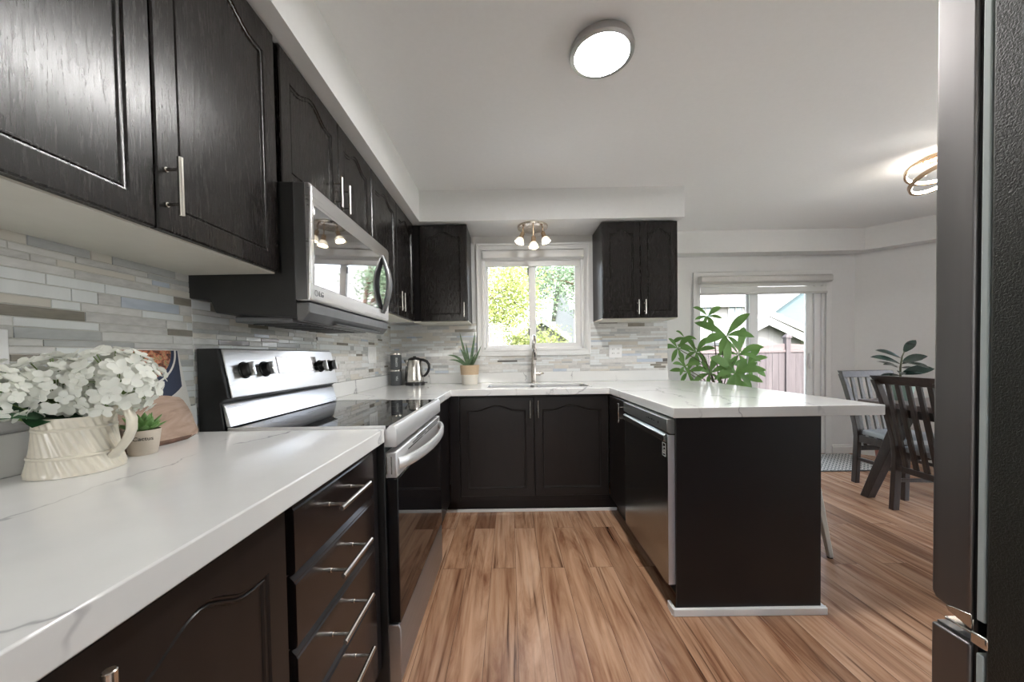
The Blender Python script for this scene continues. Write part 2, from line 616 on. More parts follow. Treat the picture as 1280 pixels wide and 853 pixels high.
# ------------------------------------------------------------------ mosaic backsplash (each wall one tiled surface)
def mosaic(name, O, S, Nn, runs, seed, label):
    rnd = random.Random(seed)
    O, S, Nn = Vector(O), Vector(S), Vector(Nn)
    Z = Vector((0, 0, 1))
    mats = [t for t, _ in TILES]
    wts = [k for _, k in TILES]
    b = MB()

    def slab(s0, s1, z0, z1, d0, d1, mi, ch=0.0008):
        b.mi = mi
        q = lambda s, z, d: O + S * s + Z * z + Nn * d
        lo = [q(s0, z0, d0), q(s1, z0, d0), q(s1, z1, d0), q(s0, z1, d0)]
        m_ = [q(s0, z0, d1 - ch), q(s1, z0, d1 - ch), q(s1, z1, d1 - ch), q(s0, z1, d1 - ch)]
        hi = [q(s0 + ch, z0 + ch, d1), q(s1 - ch, z0 + ch, d1), q(s1 - ch, z1 - ch, d1), q(s0 + ch, z1 - ch, d1)]
        v = [[b.bm.verts.new(p) for p in r] for r in (lo, m_, hi)]
        for a, c in zip(v, v[1:]):
            for i in range(4):
                b._f([a[i], a[(i + 1) % 4], c[(i + 1) % 4], c[i]])
        b._f(v[2])
    for (s0, s1, z0, z1) in runs:
        slab(s0, s1, z0, z1, .0005, .0045, len(mats), 0)
        z = z0 + .001
        k = 0
        while z < z1 - .006:
            h = [.0145, .0235, .0145, .029, .0190][(k * 3 + rnd.randint(0, 1)) % 5]
            k += 1
            zt = min(z + h, z1 - .001)
            s = s0 - rnd.uniform(0, .08)
            while s < s1:
                l = rnd.choice([.05, .08, .105, .13, .16, .20]) * rnd.uniform(.85, 1.15)
                a, c = max(s, s0 + .0005), min(s + l, s1 - .0005)
                if c - a > .006:
                    slab(a, c, z, zt, .001, .0062 + rnd.choice([0, .0006, .0012]), rnd.choices(range(len(mats)), wts)[0])
                s += l + .0022
            z = zt + .0022
    o = b.build(name, mats + [M['grout']], smooth=0)
    return struct(o, label)


mosaic('wall_left_tile', (XL, 0, 0), (0, 1, 0), (1, 0, 0), [(-1.2, 1.19, 1.0, 1.44), (1.19, 1.955, .905, 1.44), (1.955, YB, 1.0, 1.44)], 5, 'glass and marble mosaic backsplash on the left wall')
mosaic('wall_back_tile', (0, YB, 0), (1, 0, 0), (0, -1, 0), [(XL + .008, -.287, 1.0, 1.44), (-.287, .712, 1.0, 1.145), (.712, 1.397, 1.0, 1.44)], 9, 'glass and marble mosaic backsplash on the back wall')

# ------------------------------------------------------------------ kitchen window
b = MB()
CW = .062


def casing(b, x0, x1, z0, z1, y, wd, steps):
    """mitred picture-frame casing from stepped profile (distance out from opening, thickness)"""
    for (a, c, t) in steps:
        for (xa, xb, za, zb) in ((x0 - c, x1 + c, z1 + a, z1 + c), (x0 - c, x1 + c, z0 - c, z0 - a), (x0 - c, x0 - a, z0 - a, z1 + a), (x1 + a, x1 + c, z0 - a, z1 + a)):
            b.box(xa, xb, y - t, y, za, zb)


casing(b, WX0, WX1, WZ0, WZ1, YB - .0005, .06, [(0, .012, .022), (.012, .040, .015), (.040, .055, .024)])
win = struct(b.build('window_1', M['white'], bevel=.003), 'white sliding kitchen window over the sink')
b = MB()
for (xa, xb, za, zb) in ((WX0, WX1, WZ0, WZ0 + .02), (WX0, WX1, WZ1 - .02, WZ1), (WX0, WX0 + .02, WZ0, WZ1), (WX1 - .02, WX1, WZ0, WZ1)):
    b.box(xa, xb, YB, YB + .14, za, zb)
struct(b.build('window_frame', M['vinyl'], win, bevel=.003))


def sash(b, x0, x1, z0, z1, y0, y1, fw):
    b.box(x0, x1, y0, y1, z0, z0 + fw[0]).box(x0, x1, y0, y1, z1 - fw[0], z1)
    b.box(x0, x0 + fw[1], y0, y1, z0 + fw[0], z1 - fw[0]).box(x1 - fw[2], x1, y0, y1, z0 + fw[0], z1 - fw[0])


b = MB()
sash(b, WX0 + .02, .245, WZ0 + .02, WZ1 - .02, YB + .075, YB + .105, (.022, .022, .03))
s1_ = struct(b.build('window_sash', M['vinyl'], win, bevel=.003))
b = MB()
sash(b, .185, WX1 - .02, WZ0 + .02, WZ1 - .02, YB + .04, YB + .07, (.035, .055, .045))
s2_ = struct(b.build('window_sash', M['vinyl'], win, bevel=.003))
struct(MB().box(WX0 + .04, .22, YB + .089, YB + .093, WZ0 + .04, WZ1 - .04).build('pane', M['glass'], s1_, smooth=0))
struct(MB().box(.235, WX1 - .06, YB + .053, YB + .057, WZ0 + .05, WZ1 - .05).build('pane', M['glass'], s2_, smooth=0))
b = MB()
for z in (1.87, 1.33):
    b.box(.172, .186, YB + .045, YB + .06, z, z + .06)
struct(b.build('latch', M['steelside'], win, bevel=.004), 'grey latch')

# roller blind in the window head
t = thing('roller_blind', 'white roller blind rolled up inside the kitchen window head', 'blind', (.21, YB - .03, 2.0))
MB().loft([[(x, YB - .005 + a, z) for a, z in ((0, 1.985), (.02, 1.985), (-.045, 2.0), (-.05, 2.035), (-.04, 2.06), (-.02, 2.07), (.02, 2.07))] for x in (WX0 + .002, WX1 - .002)]).build('cassette', M['white'], t, .003)
MB().box(WX0 + .025, WX1 - .03, YB + .012, YB + .014, 1.945, 1.99).build('fabric', M['white'], t)
MB().box(WX0 + .025, WX1 - .03, YB + .006, YB + .02, 1.935, 1.95).build('bottom_bar', M['white'], t, .003)

# ------------------------------------------------------------------ patio door
b = MB()
for (xa, xb, za, zb) in ((DX0 - .06, DX0, 0, DZ1 + .06), (DX1, DX1 + .06, 0, DZ1 + .06), (DX0, DX1, DZ1, DZ1 + .06)):
    b.box(xa, xb, YD - .018, YD - .0005, za, zb)
dr = struct(b.build('door_1', M['white'], bevel=.003), 'white sliding glass patio door')
b = MB()
b.box(DX0, DX1, YD, YD + .14, 0, .04).box(DX0, DX1, YD, YD + .14, DZ1 - .03, DZ1).box(DX0, DX0 + .025, YD, YD + .14, .04, DZ1 - .03).box(DX1 - .03, DX1, YD, YD + .14, .04, DZ1 - .03)
b.box(DX1 - .10, DX1 - .03, YD + .02, YD + .12, .04, DZ1 - .03)
struct(b.build('door_frame', M['vinyl'], dr, bevel=.003))
b = MB()
sash(b, DX0 + .025, 2.74, .04, DZ1 - .03, YD + .08, YD + .115, (.06, .02, .05))
p1 = struct(b.build('door_panel', M['vinyl'], dr, bevel=.004))
b = MB()
sash(b, 2.70, 3.40, .04, DZ1 - .03, YD + .035, YD + .07, (.06, .085, .075))
p2 = struct(b.build('door_panel', M['vinyl'], dr, bevel=.004))
struct(MB().box(DX0 + .045, 2.69, YD + .095, YD + .10, .10, DZ1 - .09).build('pane', M['glass'], p1, smooth=0))
struct(MB().box(2.785, 3.325, YD + .05, YD + .055, .10, DZ1 - .09).build('pane', M['glass'], p2, smooth=0))
struct(MB().box(3.35, 3.365, YD + .01, YD + .035, .95, 1.12).build('door_handle', M['white'], dr, bevel=.004))

t = thing('zebra_blind', 'white zebra blind raised at the top of the patio door', 'blind', (2.8, YD - .05, 1.78))
MB().loft([[(x, YD - .02 + a, z) for a, z in ((0, 1.90), (-.06, 1.895), (-.085, 1.91), (-.085, 1.955), (-.07, 1.975), (0, 1.98))] for x in (2.085, 3.50)]).build('cassette', varied('blind_grey', (.55, .54, .52), (.6, .59, .57), 30, .5), t, .003)
m = leafmat('blind_fabric', (.72, .72, .70), (.80, .80, .78))
b = MB()
b.box(2.10, 3.47, YD - .055, YD - .053, 1.86, 1.90).box(2.10, 3.47, YD - .050, YD - .048, 1.80, 1.855)
b.build('fabric', m, t)
MB().box(2.095, 3.475, YD - .062, YD - .042, 1.775, 1.80).build('bottom_bar', bpy.data.materials['blind_grey'], t, .004)


# ------------------------------------------------------------------ cabinet doors and pulls
def arch_pts(w, h, fr, rise, n=17):
    """inner opening of a cathedral door, counter-clockwise in (s, z)"""
    s0, s1, z0, z1 = fr, w - fr, fr, h - fr - rise
    P = [(s0, z0), (s1, z0)]
    W = s1 - s0
    top = []
    for k in range(n):
        u = k / (n - 1)
        e = min(u, 1 - u)
        q = 0 if e < .14 else .5 - .5 * math.cos(PI * min(1, (e - .14) / .36))
        top.append((s0 + u * W, z1 + rise * q))
    return P + top[::-1]


def offset(poly, d):
    n = len(poly)
    out = []
    for i in range(n):
        p0, p1, p2 = Vector(poly[i - 1]), Vector(poly[i]), Vector(poly[(i + 1) % n])
        e1, e2 = (p1 - p0), (p2 - p1)
        if e1.length < 1e-9 or e2.length < 1e-9:
            out.append(tuple(p1))
            continue
        e1.normalize()
        e2.normalize()
        n1, n2 = Vector((-e1.y, e1.x)), Vector((-e2.y, e2.x))
        bis = n1 + n2
        bis.normalize()
        out.append(tuple(p1 + bis * (d / max(.35, bis.dot(n1)))))
    return out


def door(name, O, S, Nn, w, h, parent, material=None, fr=.052, rise=.04, th=.019):
    O, S, Nn, Z = Vector(O), Vector(S), Vector(Nn), Vector((0, 0, 1))
    q = lambda p, d: O + S * p[0] + Z * p[1] + Nn * d
    b = MB()
    e = .0035
    outer = [(0, 0), (w, 0), (w, h), (0, h)]
    o_in = [(e, e), (w - e, e), (w - e, h - e), (e, h - e)]
    inner = arch_pts(w, h, fr, rise)
    nv = b.bm.verts.new
    A = [nv(q(p, -th)) for p in outer]
    B = [nv(q(p, -e)) for p in outer]
    C = [nv(q(p, 0)) for p in o_in]
    b._f(A)
    for r0, r1 in ((A, B), (B, C)):
        for i in range(4):
            b._f([r0[i], r0[(i + 1) % 4], r1[(i + 1) % 4], r1[i]])
    I = [nv(q(p, 0)) for p in inner]
    allv = C + I
    for tri in tessellate_polygon([[Vector((*p, 0)) for p in o_in], [Vector((*p, 0)) for p in inner]]):
        b._f([allv[i] for i in tri])
    prev = I
    for off, d in ((.0025, -.0045), (.006, -.0055), (.0085, -.0025), (.0115, -.0025), (.014, -.0065), (.018, -.0065)):
        cur = [nv(q(p, d)) for p in offset(inner, off)]
        for i in range(len(prev)):
            j = (i + 1) % len(prev)
            b._f([prev[i], prev[j], cur[j], cur[i]])
        prev = cur
    b._f(prev)
    return b.build(name, material or M['espresso'], parent, smooth=40)


def pull(parent, c, axis, Nn, length=.13, r=.0058, stand=.032, material=None, inset=.026):
    """bar pull: c is the centre on the door face"""
    c, axis, Nn = Vector(c), Vector(axis), Vector(Nn)
    b = MB()
    h = length / 2
    b.tube([c + Nn * stand - axis * h, c + Nn * stand - axis * (h - .001), c + Nn * stand + axis * (h - .001), c + Nn * stand + axis * h], [r * .8, r, r, r * .8], 16)
    for s in (-1, 1):
        p = c + axis * s * (h - inset)
        b.cyl(p + Nn * .0005, p + Nn * (stand - r * .6), r * .62, seg=12)
        b.cyl(p + Nn * .0005, p + Nn * .004, r * .9, seg=12)
    return b.build('handle', material or M['nickel'], parent)


XV, YV, ZV = Vector((1, 0, 0)), Vector((0, 1, 0)), Vector((0, 0, 1))

# --- left wall cabinets (fronts face +X at x = -0.744)
UF = -.744
UZ0, UZ1 = 1.43, 2.195


def wall_cabinet(label, y0, y1, z0, doors, handles, z1=UZ1, under=True):
    t = thing('wall_cabinet', label, 'cabinet', (-.9, (y0 + y1) / 2, z0), group='dark kitchen wall cabinets')
    MB().box(XL + .002, UF - .0195, y0, y1, z0 + .004, z1).build('body', M['espresso_flat'], t, .0015)
    MB().box(XL + .01, UF - .02, y0 + .001, y1 - .001, z0 - .004, z0 + .004).build('bottom_panel', M['under'], t)
    for (a, c), hy in zip(doors, handles):
        d = door('door', (UF, a, z0), YV, XV, c - a, z1 - z0 - .006, t)
        if hy is not None:
            pull(d, (UF, hy, z0 + .095 + (.03 if z0 > 1.6 else 0)), ZV, XV, .128, .0058, .034)
    return t


wall_cabinet('two-door dark wall cabinet nearest the camera, its second door hinged beside the microwave', .352, 1.176, UZ0, [(.357, .763), (.767, 1.172)], [None, .786])
wall_cabinet('short dark wall cabinet directly above the microwave', 1.18, 1.982, 1.735, [(1.20, 1.601), (1.605, 1.979)], [1.556, 1.632])
wall_cabinet('two-door dark wall cabinet between the microwave and the back corner', 1.985, 2.853, UZ0, [(1.988, 2.417), (2.421, 2.835)], [2.398, 2.465])

# --- back wall cabinets (fronts face -Y at y = 2.855)
BF = 2.855


def back_cabinet(label, x0, x1, doors, handles):
    t = thing('wall_cabinet', label, 'cabinet', ((x0 + x1) / 2, 3.0, UZ0), group='dark kitchen wall cabinets')
    MB().box(x0, x1, BF + .0195, YB - .002, UZ0 + .004, UZ1).build('body', M['espresso_flat'], t, .0015)
    MB().box(x0 + .001, x1 - .001, BF + .02, YB - .01, UZ0 - .006, UZ0 + .004).build('bottom_panel', M['under'], t)
    for (a, c), hx in zip(doors, handles):
        d = door('door', (a, BF, UZ0), XV, -YV, c - a, UZ1 - UZ0 - .006, t)
        pull(d, (hx, BF, UZ0 + .085), ZV, -YV, .115)
    return t


back_cabinet('single-door dark wall cabinet left of the kitchen window', -.762, -.325, [(-.70, -.328)], [-.352])
back_cabinet('two-door dark wall cabinet right of the kitchen window', .745, 1.342, [(.748, 1.043), (1.047, 1.339)], [1.02, 1.075])

# ------------------------------------------------------------------ base cabinets
BFX = -.44


def base_body(t, b, toe):
    MB().box(*b).build('body', M['espresso_flat'], t, .0015)
    MB().box(*toe).build('toe_kick', M['black'], t)


t = thing('base_cabinet', 'dark base cabinet with an arched door under the near worktop', 'cabinet', (-.75, .3, 0), group='dark kitchen base cabinets')
base_body(t, (XL + .002, BFX - .02, -.62, .698, .10, CB - .001), (XL + .002, BFX - .075, -.62, .698, 0, .10))
d = door('door', (BFX, .305, .125), YV, XV, .383, .728, t, M['espresso_smooth'])
pull(d, (BFX, .352, .765), ZV, XV, .14, .0065)
d = door('door', (BFX, -.10, .125), YV, XV, .40, .728, t, M['espresso_smooth'])
pull(d, (BFX, .25, .765), ZV, XV, .14, .0065)
t = thing('drawer_cabinet', 'dark four-drawer base cabinet beside the stove', 'cabinet', (-.75, .94, 0), group='dark kitchen base cabinets')
base_body(t, (XL + .002, BFX - .02, .699, 1.186, .10, CB - .001), (XL + .002, BFX - .075, .699, 1.186, 0, .10))
MB().box(BFX - .0195, BFX - .008, 1.137, 1.186, .10, CB - .001).build('stile', M['espresso_flat'], t, .001)
for k, (z0, z1, hz) in enumerate(((.708, .855, .797), (.555, .703, .637), (.402, .550, .480), (.12, .397, .327))):
    b = MB()
    y0, y1 = .714, 1.132
    prof = [(-.019, z0), (-.006, z0), (-.001, z0 + .004), (-.001, z0 + .007), (0, z0 + .008), (0, z1 - .016), (-.003, z1 - .0125), (-.003, z1 - .010), (-.0095, z1 - .003), (-.012, z1), (-.019, z1)]
    b.loft([[(BFX + a, y0, z) for a, z in prof], [(BFX + a, y1, z) for a, z in prof]])
    d = b.build('drawer', M['espresso_gloss'], t, smooth=20)
    pull(d, (BFX, .908, hz), YV, XV, .170, .0060, .045)
# corner cabinet between stove and sink
t = thing('corner_cabinet', 'plain dark corner base cabinet between the stove and the sink cabinet', 'cabinet', (-.75, 2.3, 0), group='dark kitchen base cabinets')
base_body(t, (XL + .002, BFX - .001, 1.957, 2.553, .10, CB - .001), (XL + .002, BFX - .06, 1.957, 2.60, 0, .10))
# sink cabinet
SF = 2.555
t = thing('sink_cabinet', 'dark two-door sink cabinet under the kitchen window', 'cabinet', (.17, 2.86, 0), group='dark kitchen base cabinets')
b = MB()
x0, x1 = BFX + .0005, .699
b.box(x0, x1, SF + .02, SF + .04, .10, CB - .001).box(x0, x0 + .018, SF + .04, YB - .002, .10, CB - .001).box(x1 - .018, x1, SF + .04, YB - .002, .10, CB - .001).box(x0, x1, SF + .04, YB - .002, .10, .118)
b.build('body', M['espresso_flat'], t, .0015)
MB().box(-.49, .775, 2.618, 2.63, 0, .115).build('toe_kick', M['espresso_flat'], t)
d = door('door', (-.365, SF, .137), XV, -YV, .531, .715, t, M['espresso_smooth'], fr=.055)
pull(d, (.14, SF, .765), ZV, -YV, .125)
d = door('door', (.170, SF, .137), XV, -YV, .531, .715, t, M['espresso_smooth'], fr=.055)
pull(d, (.197, SF, .765), ZV, -YV, .125)
MB().box(BFX + .001, -.369, SF + .006, SF + .0195, .10, CB - .001).build('filler', M['espresso_flat'], t)

# peninsula: end panel, cabinet, filler door
PF = .715
t = thing('end_panel', 'plain dark panel closing the end of the peninsula beside the dishwasher', 'cabinet panel', (1.03, 1.556, 0))
MB().box(PF, 1.342, 1.550, 1.562, .0, CB - .001).build('panel', M['espresso_flat'], t, .001)
tag(MB().box(1.30, 1.342, 1.5625, YB - .002, .0, CB - .001).build('back_panel', M['espresso_flat'], None, .001), 'dark back panel of the peninsula under the breakfast overhang', 'cabinet panel')
t = thing('base_cabinet', 'narrow dark base cabinet between the dishwasher and the sink cabinet', 'cabinet', (1.0, 2.36, 0), group='dark kitchen base cabinets')
MB().box(PF + .01, 1.298, 2.162, 2.552, .10, CB - .001).build('body', M['espresso_flat'], t)
MB().box(PF + .06, 1.298, 2.162, 2.60, 0, .10).build('toe_kick', M['black'], t)
b = MB().box(PF - .012, PF + .0095, 2.172, 2.548, .13, .855)
d = b.build('door', M['espresso_smooth'], t, .003)
pull(d, (PF - .012, 2.222, .78), ZV, -XV, .12)

# ------------------------------------------------------------------ worktops
t = thing('worktop', 'white veined quartz worktop in the foreground left of the stove', 'countertop', (-.74, .3, CB))
MB().box(XL + .001, -.418, -.64, 1.180, CB, CT).build('slab', M['quartz'], t, .003)
MB().box(XL + .001, XL + .021, -.64, 1.180, CT + .0003, .9995).build('upstand', M['quartz'], t, .002)
t = thing('worktop', 'white quartz worktop wrapping from stove past sink to peninsula', 'countertop', (.2, 2.8, CB))
SX0, SX1, SY0, SY1 = -.172, .598, 2.668, 3.0
PX = 1.610
b = MB()
outer = [(XL + .001, 1.957), (-.418, 1.957), (-.418, 2.529), (.702, 2.529), (.702, 1.543), (PX, 1.543), (PX, 2.98), (1.402, 3.150), (1.402, YB - .001), (XL + .001, YB - .001)]


def rrect(x0, x1, y0, y1, r, n=5):
    P = []
    for cx, cy, a0 in ((x1 - r, y1 - r, 0), (x0 + r, y1 - r, 90), (x0 + r, y0 + r, 180), (x1 - r, y0 + r, 270)):
        for k in range(n + 1):
            a = R(a0 + 90 * k / n)
            P.append((cx + r * math.cos(a), cy + r * math.sin(a)))
    return P


hole = rrect(SX0, SX1, SY0, SY1, .03)
no, hn = len(outer), len(hole)
xm = (SX0 + SX1) / 2
q = {}


def tv(p, z):
    k = (round(p[0], 5), round(p[1], 5), z)
    if k not in q:
        q[k] = b.bm.verts.new((p[0], p[1], z))
    return q[k]


hr = [p for p in hole if p[0] > xm]
hl = [p for p in hole if p[0] <= xm]
hr = sorted(hr, key=lambda p: math.atan2(p[1] - (SY0 + SY1) / 2, p[0] - xm))              # right half, counter-clockwise
hl = sorted(hl, key=lambda p: math.atan2(p[1] - (SY0 + SY1) / 2, p[0] - xm) % (2 * PI))   # left half, counter-clockwise
mF, mB_, hF, hB = (xm, 2.529), (xm, YB - .001), (xm, SY0), (xm, SY1)
right = [mF] + outer[3:9] + [mB_, hB] + hr[::-1] + [hF]
left = [mB_] + outer[9:10] + outer[0:3] + [mF, hF] + hl[::-1] + [hB]
for z in (CT, CB):
    for P_ in (right, left):
        b._f([tv(p, z) for p in (P_ if z == CT else P_[::-1])])
rim = [mF] + outer[3:9] + [mB_] + outer[9:10] + outer[0:3]
hol = [hF] + hr + [hB] + hl
for loop in (rim, hol):
    for i in range(len(loop)):
        p, p2 = loop[i], loop[(i + 1) % len(loop)]
        b._f([tv(p, CT), tv(p2, CT), tv(p2, CB), tv(p, CB)])
b.build('slab', M['quartz'], t, .003)
b = MB().box(XL + .001, XL + .021, 1.957, YB - .0005, CT + .0003, .9995).box(XL + .021, 1.397, YB - .021, YB - .0005, CT + .0003, .9995)
b.build('upstand', M['quartz'], t, .002)

# sink
t = thing('sink', 'stainless steel double-bowl sink set into the worktop', 'sink', (.21, 2.83, .68))


def bowl(x0, x1, y0, y1):
    b = MB()
    rings = []
    for ins, z, r in ((.0008, CT - .014, .03), (.0014, CT - .016, .03), (.003, CB - .012, .03), (.010, .70, .04), (.03, .683, .05), (.09, .679, .06)):
        rings.append([(x, y, z) for x, y in rrect(x0 + ins, x1 - ins, y0 + ins, y1 - ins, r)])
    b.loft(rings, cap=False)
    b._f([v for v in b.bm.verts][-len(rings[0]):])
    o = b.build('bowl', M['drawersteel'], t, fixn=False)
    so = o.modifiers.new('solid', 'SOLIDIFY')
    so.thickness = .0015
    so.offset = 0
    cx, cy = (x0 + x1) / 2, (y0 + y1) / 2
    MB().lathe([(.001, .6805), (.018, .6805), (.022, .683), (.040, .683), (.043, .681), (.043, .6795), (.001, .6795)], (cx, cy, 0), 24).build('drain', M['nickel'], o)


bowl(SX0, .196, SY0, SY1)
bowl(.224, SX1, SY0, SY1)
MB().box(.197, .223, SY0 + .002, SY1 - .002, CB - .03, CT - .018).build('divider', M['steel'], t, .006)

# faucet
t = thing('faucet', 'tall nickel pull-down faucet behind the sink', 'faucet', (.205, 3.085, CT))
fx, fy = .205, 3.085
MB().lathe([(.026, 0), (.026, .006), (.0225, .010), (.0225, .165), (.019, .172)], (fx, fy, CT + .0005), 28).build('body', M['faucetmetal'], t)
neck = [(fx, fy, CT + .17), (fx, fy, CT + .30)]
for k in range(1, 13):
    a = PI * k / 12
    neck.append((fx, fy - .085 + .085 * math.cos(a), CT + .30 + .10 * math.sin(a)))
neck += [(fx, fy - .17, CT + .285)]
MB().tube(neck, [.0165] + [.0125] * (len(neck) - 1), 18).build('neck', M['faucetmetal'], t)
b = MB()
b.lathe([(.015, 0), (.0185, -.006), (.0195, -.04), (.0185, -.085), (.014, -.092)], (fx, fy - .17, CT + .29), 24)
hd = b.build('spray_head', M['faucetmetal'], t)
MB().box(fx - .005, fx + .005, fy - .1915, fy - .186, CT + .225, CT + .262).build('button', M['black'], hd, .002)
b = MB()
b.cyl((fx + .02, fy, CT + .078), (fx + .052, fy, CT + .078), .0175, .0175, 20)
b.cyl((fx + .052, fy, CT + .078), (fx + .058, fy, CT + .078), .0185, .0185, 20)
b.tube([(fx + .056, fy, CT + .078), (fx + .066, fy, CT + .079), (fx + .085, fy - .012, CT + .081)], [.009, .008, .007], 10)
b.build('lever', M['faucetmetal'], t)
MB().lathe([(.0185, 0), (.0205, .002), (.0205, .008), (.0185, .010)], (fx, fy, CT + .166), 24).build('collar', M['nickel'], t)

# ------------------------------------------------------------------ stove
RY0, RY1 = 1.1925, 1.948
t = thing('stove', 'freestanding stainless steel electric stove with glass cooktop', 'stove', (-.72, 1.57, 0))
MB().box(-1.045, -.425, RY0, RY1, .02, .885).build('body', M['blackmetal'], t, .002)
b = MB().box(-.96, -.392, RY0 + .004, RY1 - .004, .897, .9165)
ck = b.build('cooktop', M['blackglass'], t, .003)
bgrey = mat('burner_grey', (.10, .10, .10), .3)
for cx, cy, r in ((-.55, 1.37, .115), (-.55, 1.76, .085), (-.82, 1.37, .085), (-.82, 1.76, .10)):
    b = MB()
    for k in range(48):
        a0, a1 = 2 * PI * k / 48, 2 * PI * (k + 1) / 48
        for rr in (r,):
            q = lambda a, d: (cx + (rr + d) * math.cos(a), cy + (rr + d) * math.sin(a), .9168)
            b.poly([q(a0, 0), q(a0, .0015), q(a1, .0015), q(a1, 0)])
    b.build('burner_ring', bgrey, ck, smooth=0)
# steel rim: front strip wraps the near corner
b = MB()
prof = [(-.425, .845), (-.386, .845), (-.383, .850), (-.383, .905), (-.390, .9175), (-.405, .9185), (-.425, .897)]
b.loft([[(x, y, z) for x, z in prof] for y in (RY0, RY1)])
b.box(-.95, -.42, RY0, RY0 + .0045, .875, .918).box(-.95, -.42, RY1 - .0045, RY1, .875, .918)
b.build('front_rim', M['satin'], t, .0015)
# door
b = MB()
b.box(-.4255, -.386, RY0 + .006, RY1 - .006, .738, .826)
dtrim = b.build('door', M['satin'], t, .004)
b = MB().box(-.424, -.384, RY0 + .008, RY1 - .008, .240, .737)
dg = b.build('door_glass', M['blackglass'], dtrim, .003)
b = MB()
for y0, y1, z in ((1.46, 1.90, .8195), (1.40, 1.62, .8105), (1.66, 1.90, .8105), (1.34, 1.56, .8015), (1.60, 1.88, .8015)):
    b.box(-.3866, -.3852, y0, y1, z - .0024, z + .0024)
b.build('vent_slot', M['black'], dtrim)
b = MB()
b.box(-.421, -.4175, RY0 + .0045, RY0 + .0065, .752, .812).box(-.405, -.4015, RY0 + .0045, RY0 + .0065, .752, .812)
b.build('end_groove', M['nickel'], dtrim)
pts, rad = [], []
for k in range(25):
    u = k / 24
    pts.append((-.389 + .062 * (math.sin(PI * u) ** .55), RY0 + .03 + u * (RY1 - RY0 - .06), .782))
b = MB()
rings = []
for k, p in enumerate(pts):
    p = Vector(p)
    tg = (Vector(pts[min(k + 1, 24)]) - Vector(pts[max(k - 1, 0)])).normalized()
    nn = Vector((tg.y, -tg.x, 0))
    rings.append([p + nn * (a * .0085) + ZV * (c * .019) for a, c in ((-1, -.6), (-.5, -1), (.5, -1), (1, -.6), (1, .6), (.5, 1), (-.5, 1), (-1, .6))])
b.loft(rings)
b.build('handle', M['satin'], dtrim, smooth=50)
b = MB()
b.loft([[(x, y, z) for x, z in ((-.43, .035), (-.386, .035), (-.385, .222), (-.392, .235), (-.43, .235))] for y in (RY0 + .006, RY1 - .006)])
b.build('drawer', M['drawersteel'], t, .003)
MB().box(-.98, -.41, RY0 + .02, RY1 - .02, 0, .034).build('foot', M['black'], t)
# backguard
b = MB()
prof = [(-1.046, .886), (-.958, .886), (-.972, 1.0), (-.962, 1.010), (-.944, 1.016), (-.976, 1.186), (-1.046, 1.186)]
b.loft([[(x, y, z) for x, z in prof] for y in (RY0, RY1)])
bg_ = b.build('backguard', M['blackmetal'], t, .003)


def slant(s0, s1, d0, d1, y0, y1, A, B):
    """slab on the line A->B in (x, z); s = fraction along, d = distance out"""
    A, B = Vector((A[0], 0, A[1])), Vector((B[0], 0, B[1]))
    e = (B - A)
    n = Vector((-e.z, 0, e.x)).normalized()
    if n.x < 0:
        n = -n
    return [[A + e * s + n * d + YV * y for s, d in ((s0, d0), (s1, d0), (s1, d1), (s0, d1))] for y in (y0, y1)]


PA, PB = (-.944, 1.016), (-.976, 1.186)
pan = MB().loft(slant(.0, .985, .0005, .006, RY0 + .012, RY1 - .003, PA, PB)).build('control_panel', M['steel'], bg_, .002)
MB().loft(slant(.42, .82, .0062, .0085, 1.472, 1.772, PA, PB)).build('display', M['mirrorglass'], bg_, .001)
b = MB()
b.loft([[(x, y, z) for x, z in ((-.957, .919), (-.942, .919), (-.946, .930), (-.962, .992), (-.970, 1.001), (-.9725, .998))] for y in (RY0 + .006, RY1 - .004)])
b.build('apron', M['steel'], t, .002)
nrm = Vector((.170, 0, .032)).normalized()
upv = Vector((-.032, 0, .170)).normalized()
for ky in (1.285, 1.392, 1.800, 1.895):
    c = Vector((-.961, ky, 1.108)) + nrm * .005
    b = MB()
    for p0, p1, r0, r1 in ((0, .006, .031, .030), (.006, .026, .026, .023)):
        b.cyl(c + nrm * p0, c + nrm * p1, r0, r1, 24)
    k_ = b.build('knob', M['black'], bg_, .002)
    mt = basis(c + nrm * .026, YV, upv, nrm)
    MB().box(-.006, .006, -.025, .025, -.012, .014, mt).build('grip', M['steel'], k_, .003)
c = Vector((-.9485, 1.262, 1.036)) + nrm * .0055
b = MB()
for k in range(24):
    a0, a1 = 2 * PI * k / 24, 2 * PI * (k + 1) / 24
    q = lambda a, r: c + YV * (r * math.cos(a)) + upv * (r * math.sin(a))
    b.poly([q(a0, .0065), q(a0, .009), q(a1, .009), q(a1, .0065)])
b.poly([c + YV * .003 * math.cos(2 * PI * k / 12) + upv * .003 * math.sin(2 * PI * k / 12) for k in range(12)])
b.build('emblem', M['nickel'], bg_, smooth=0)

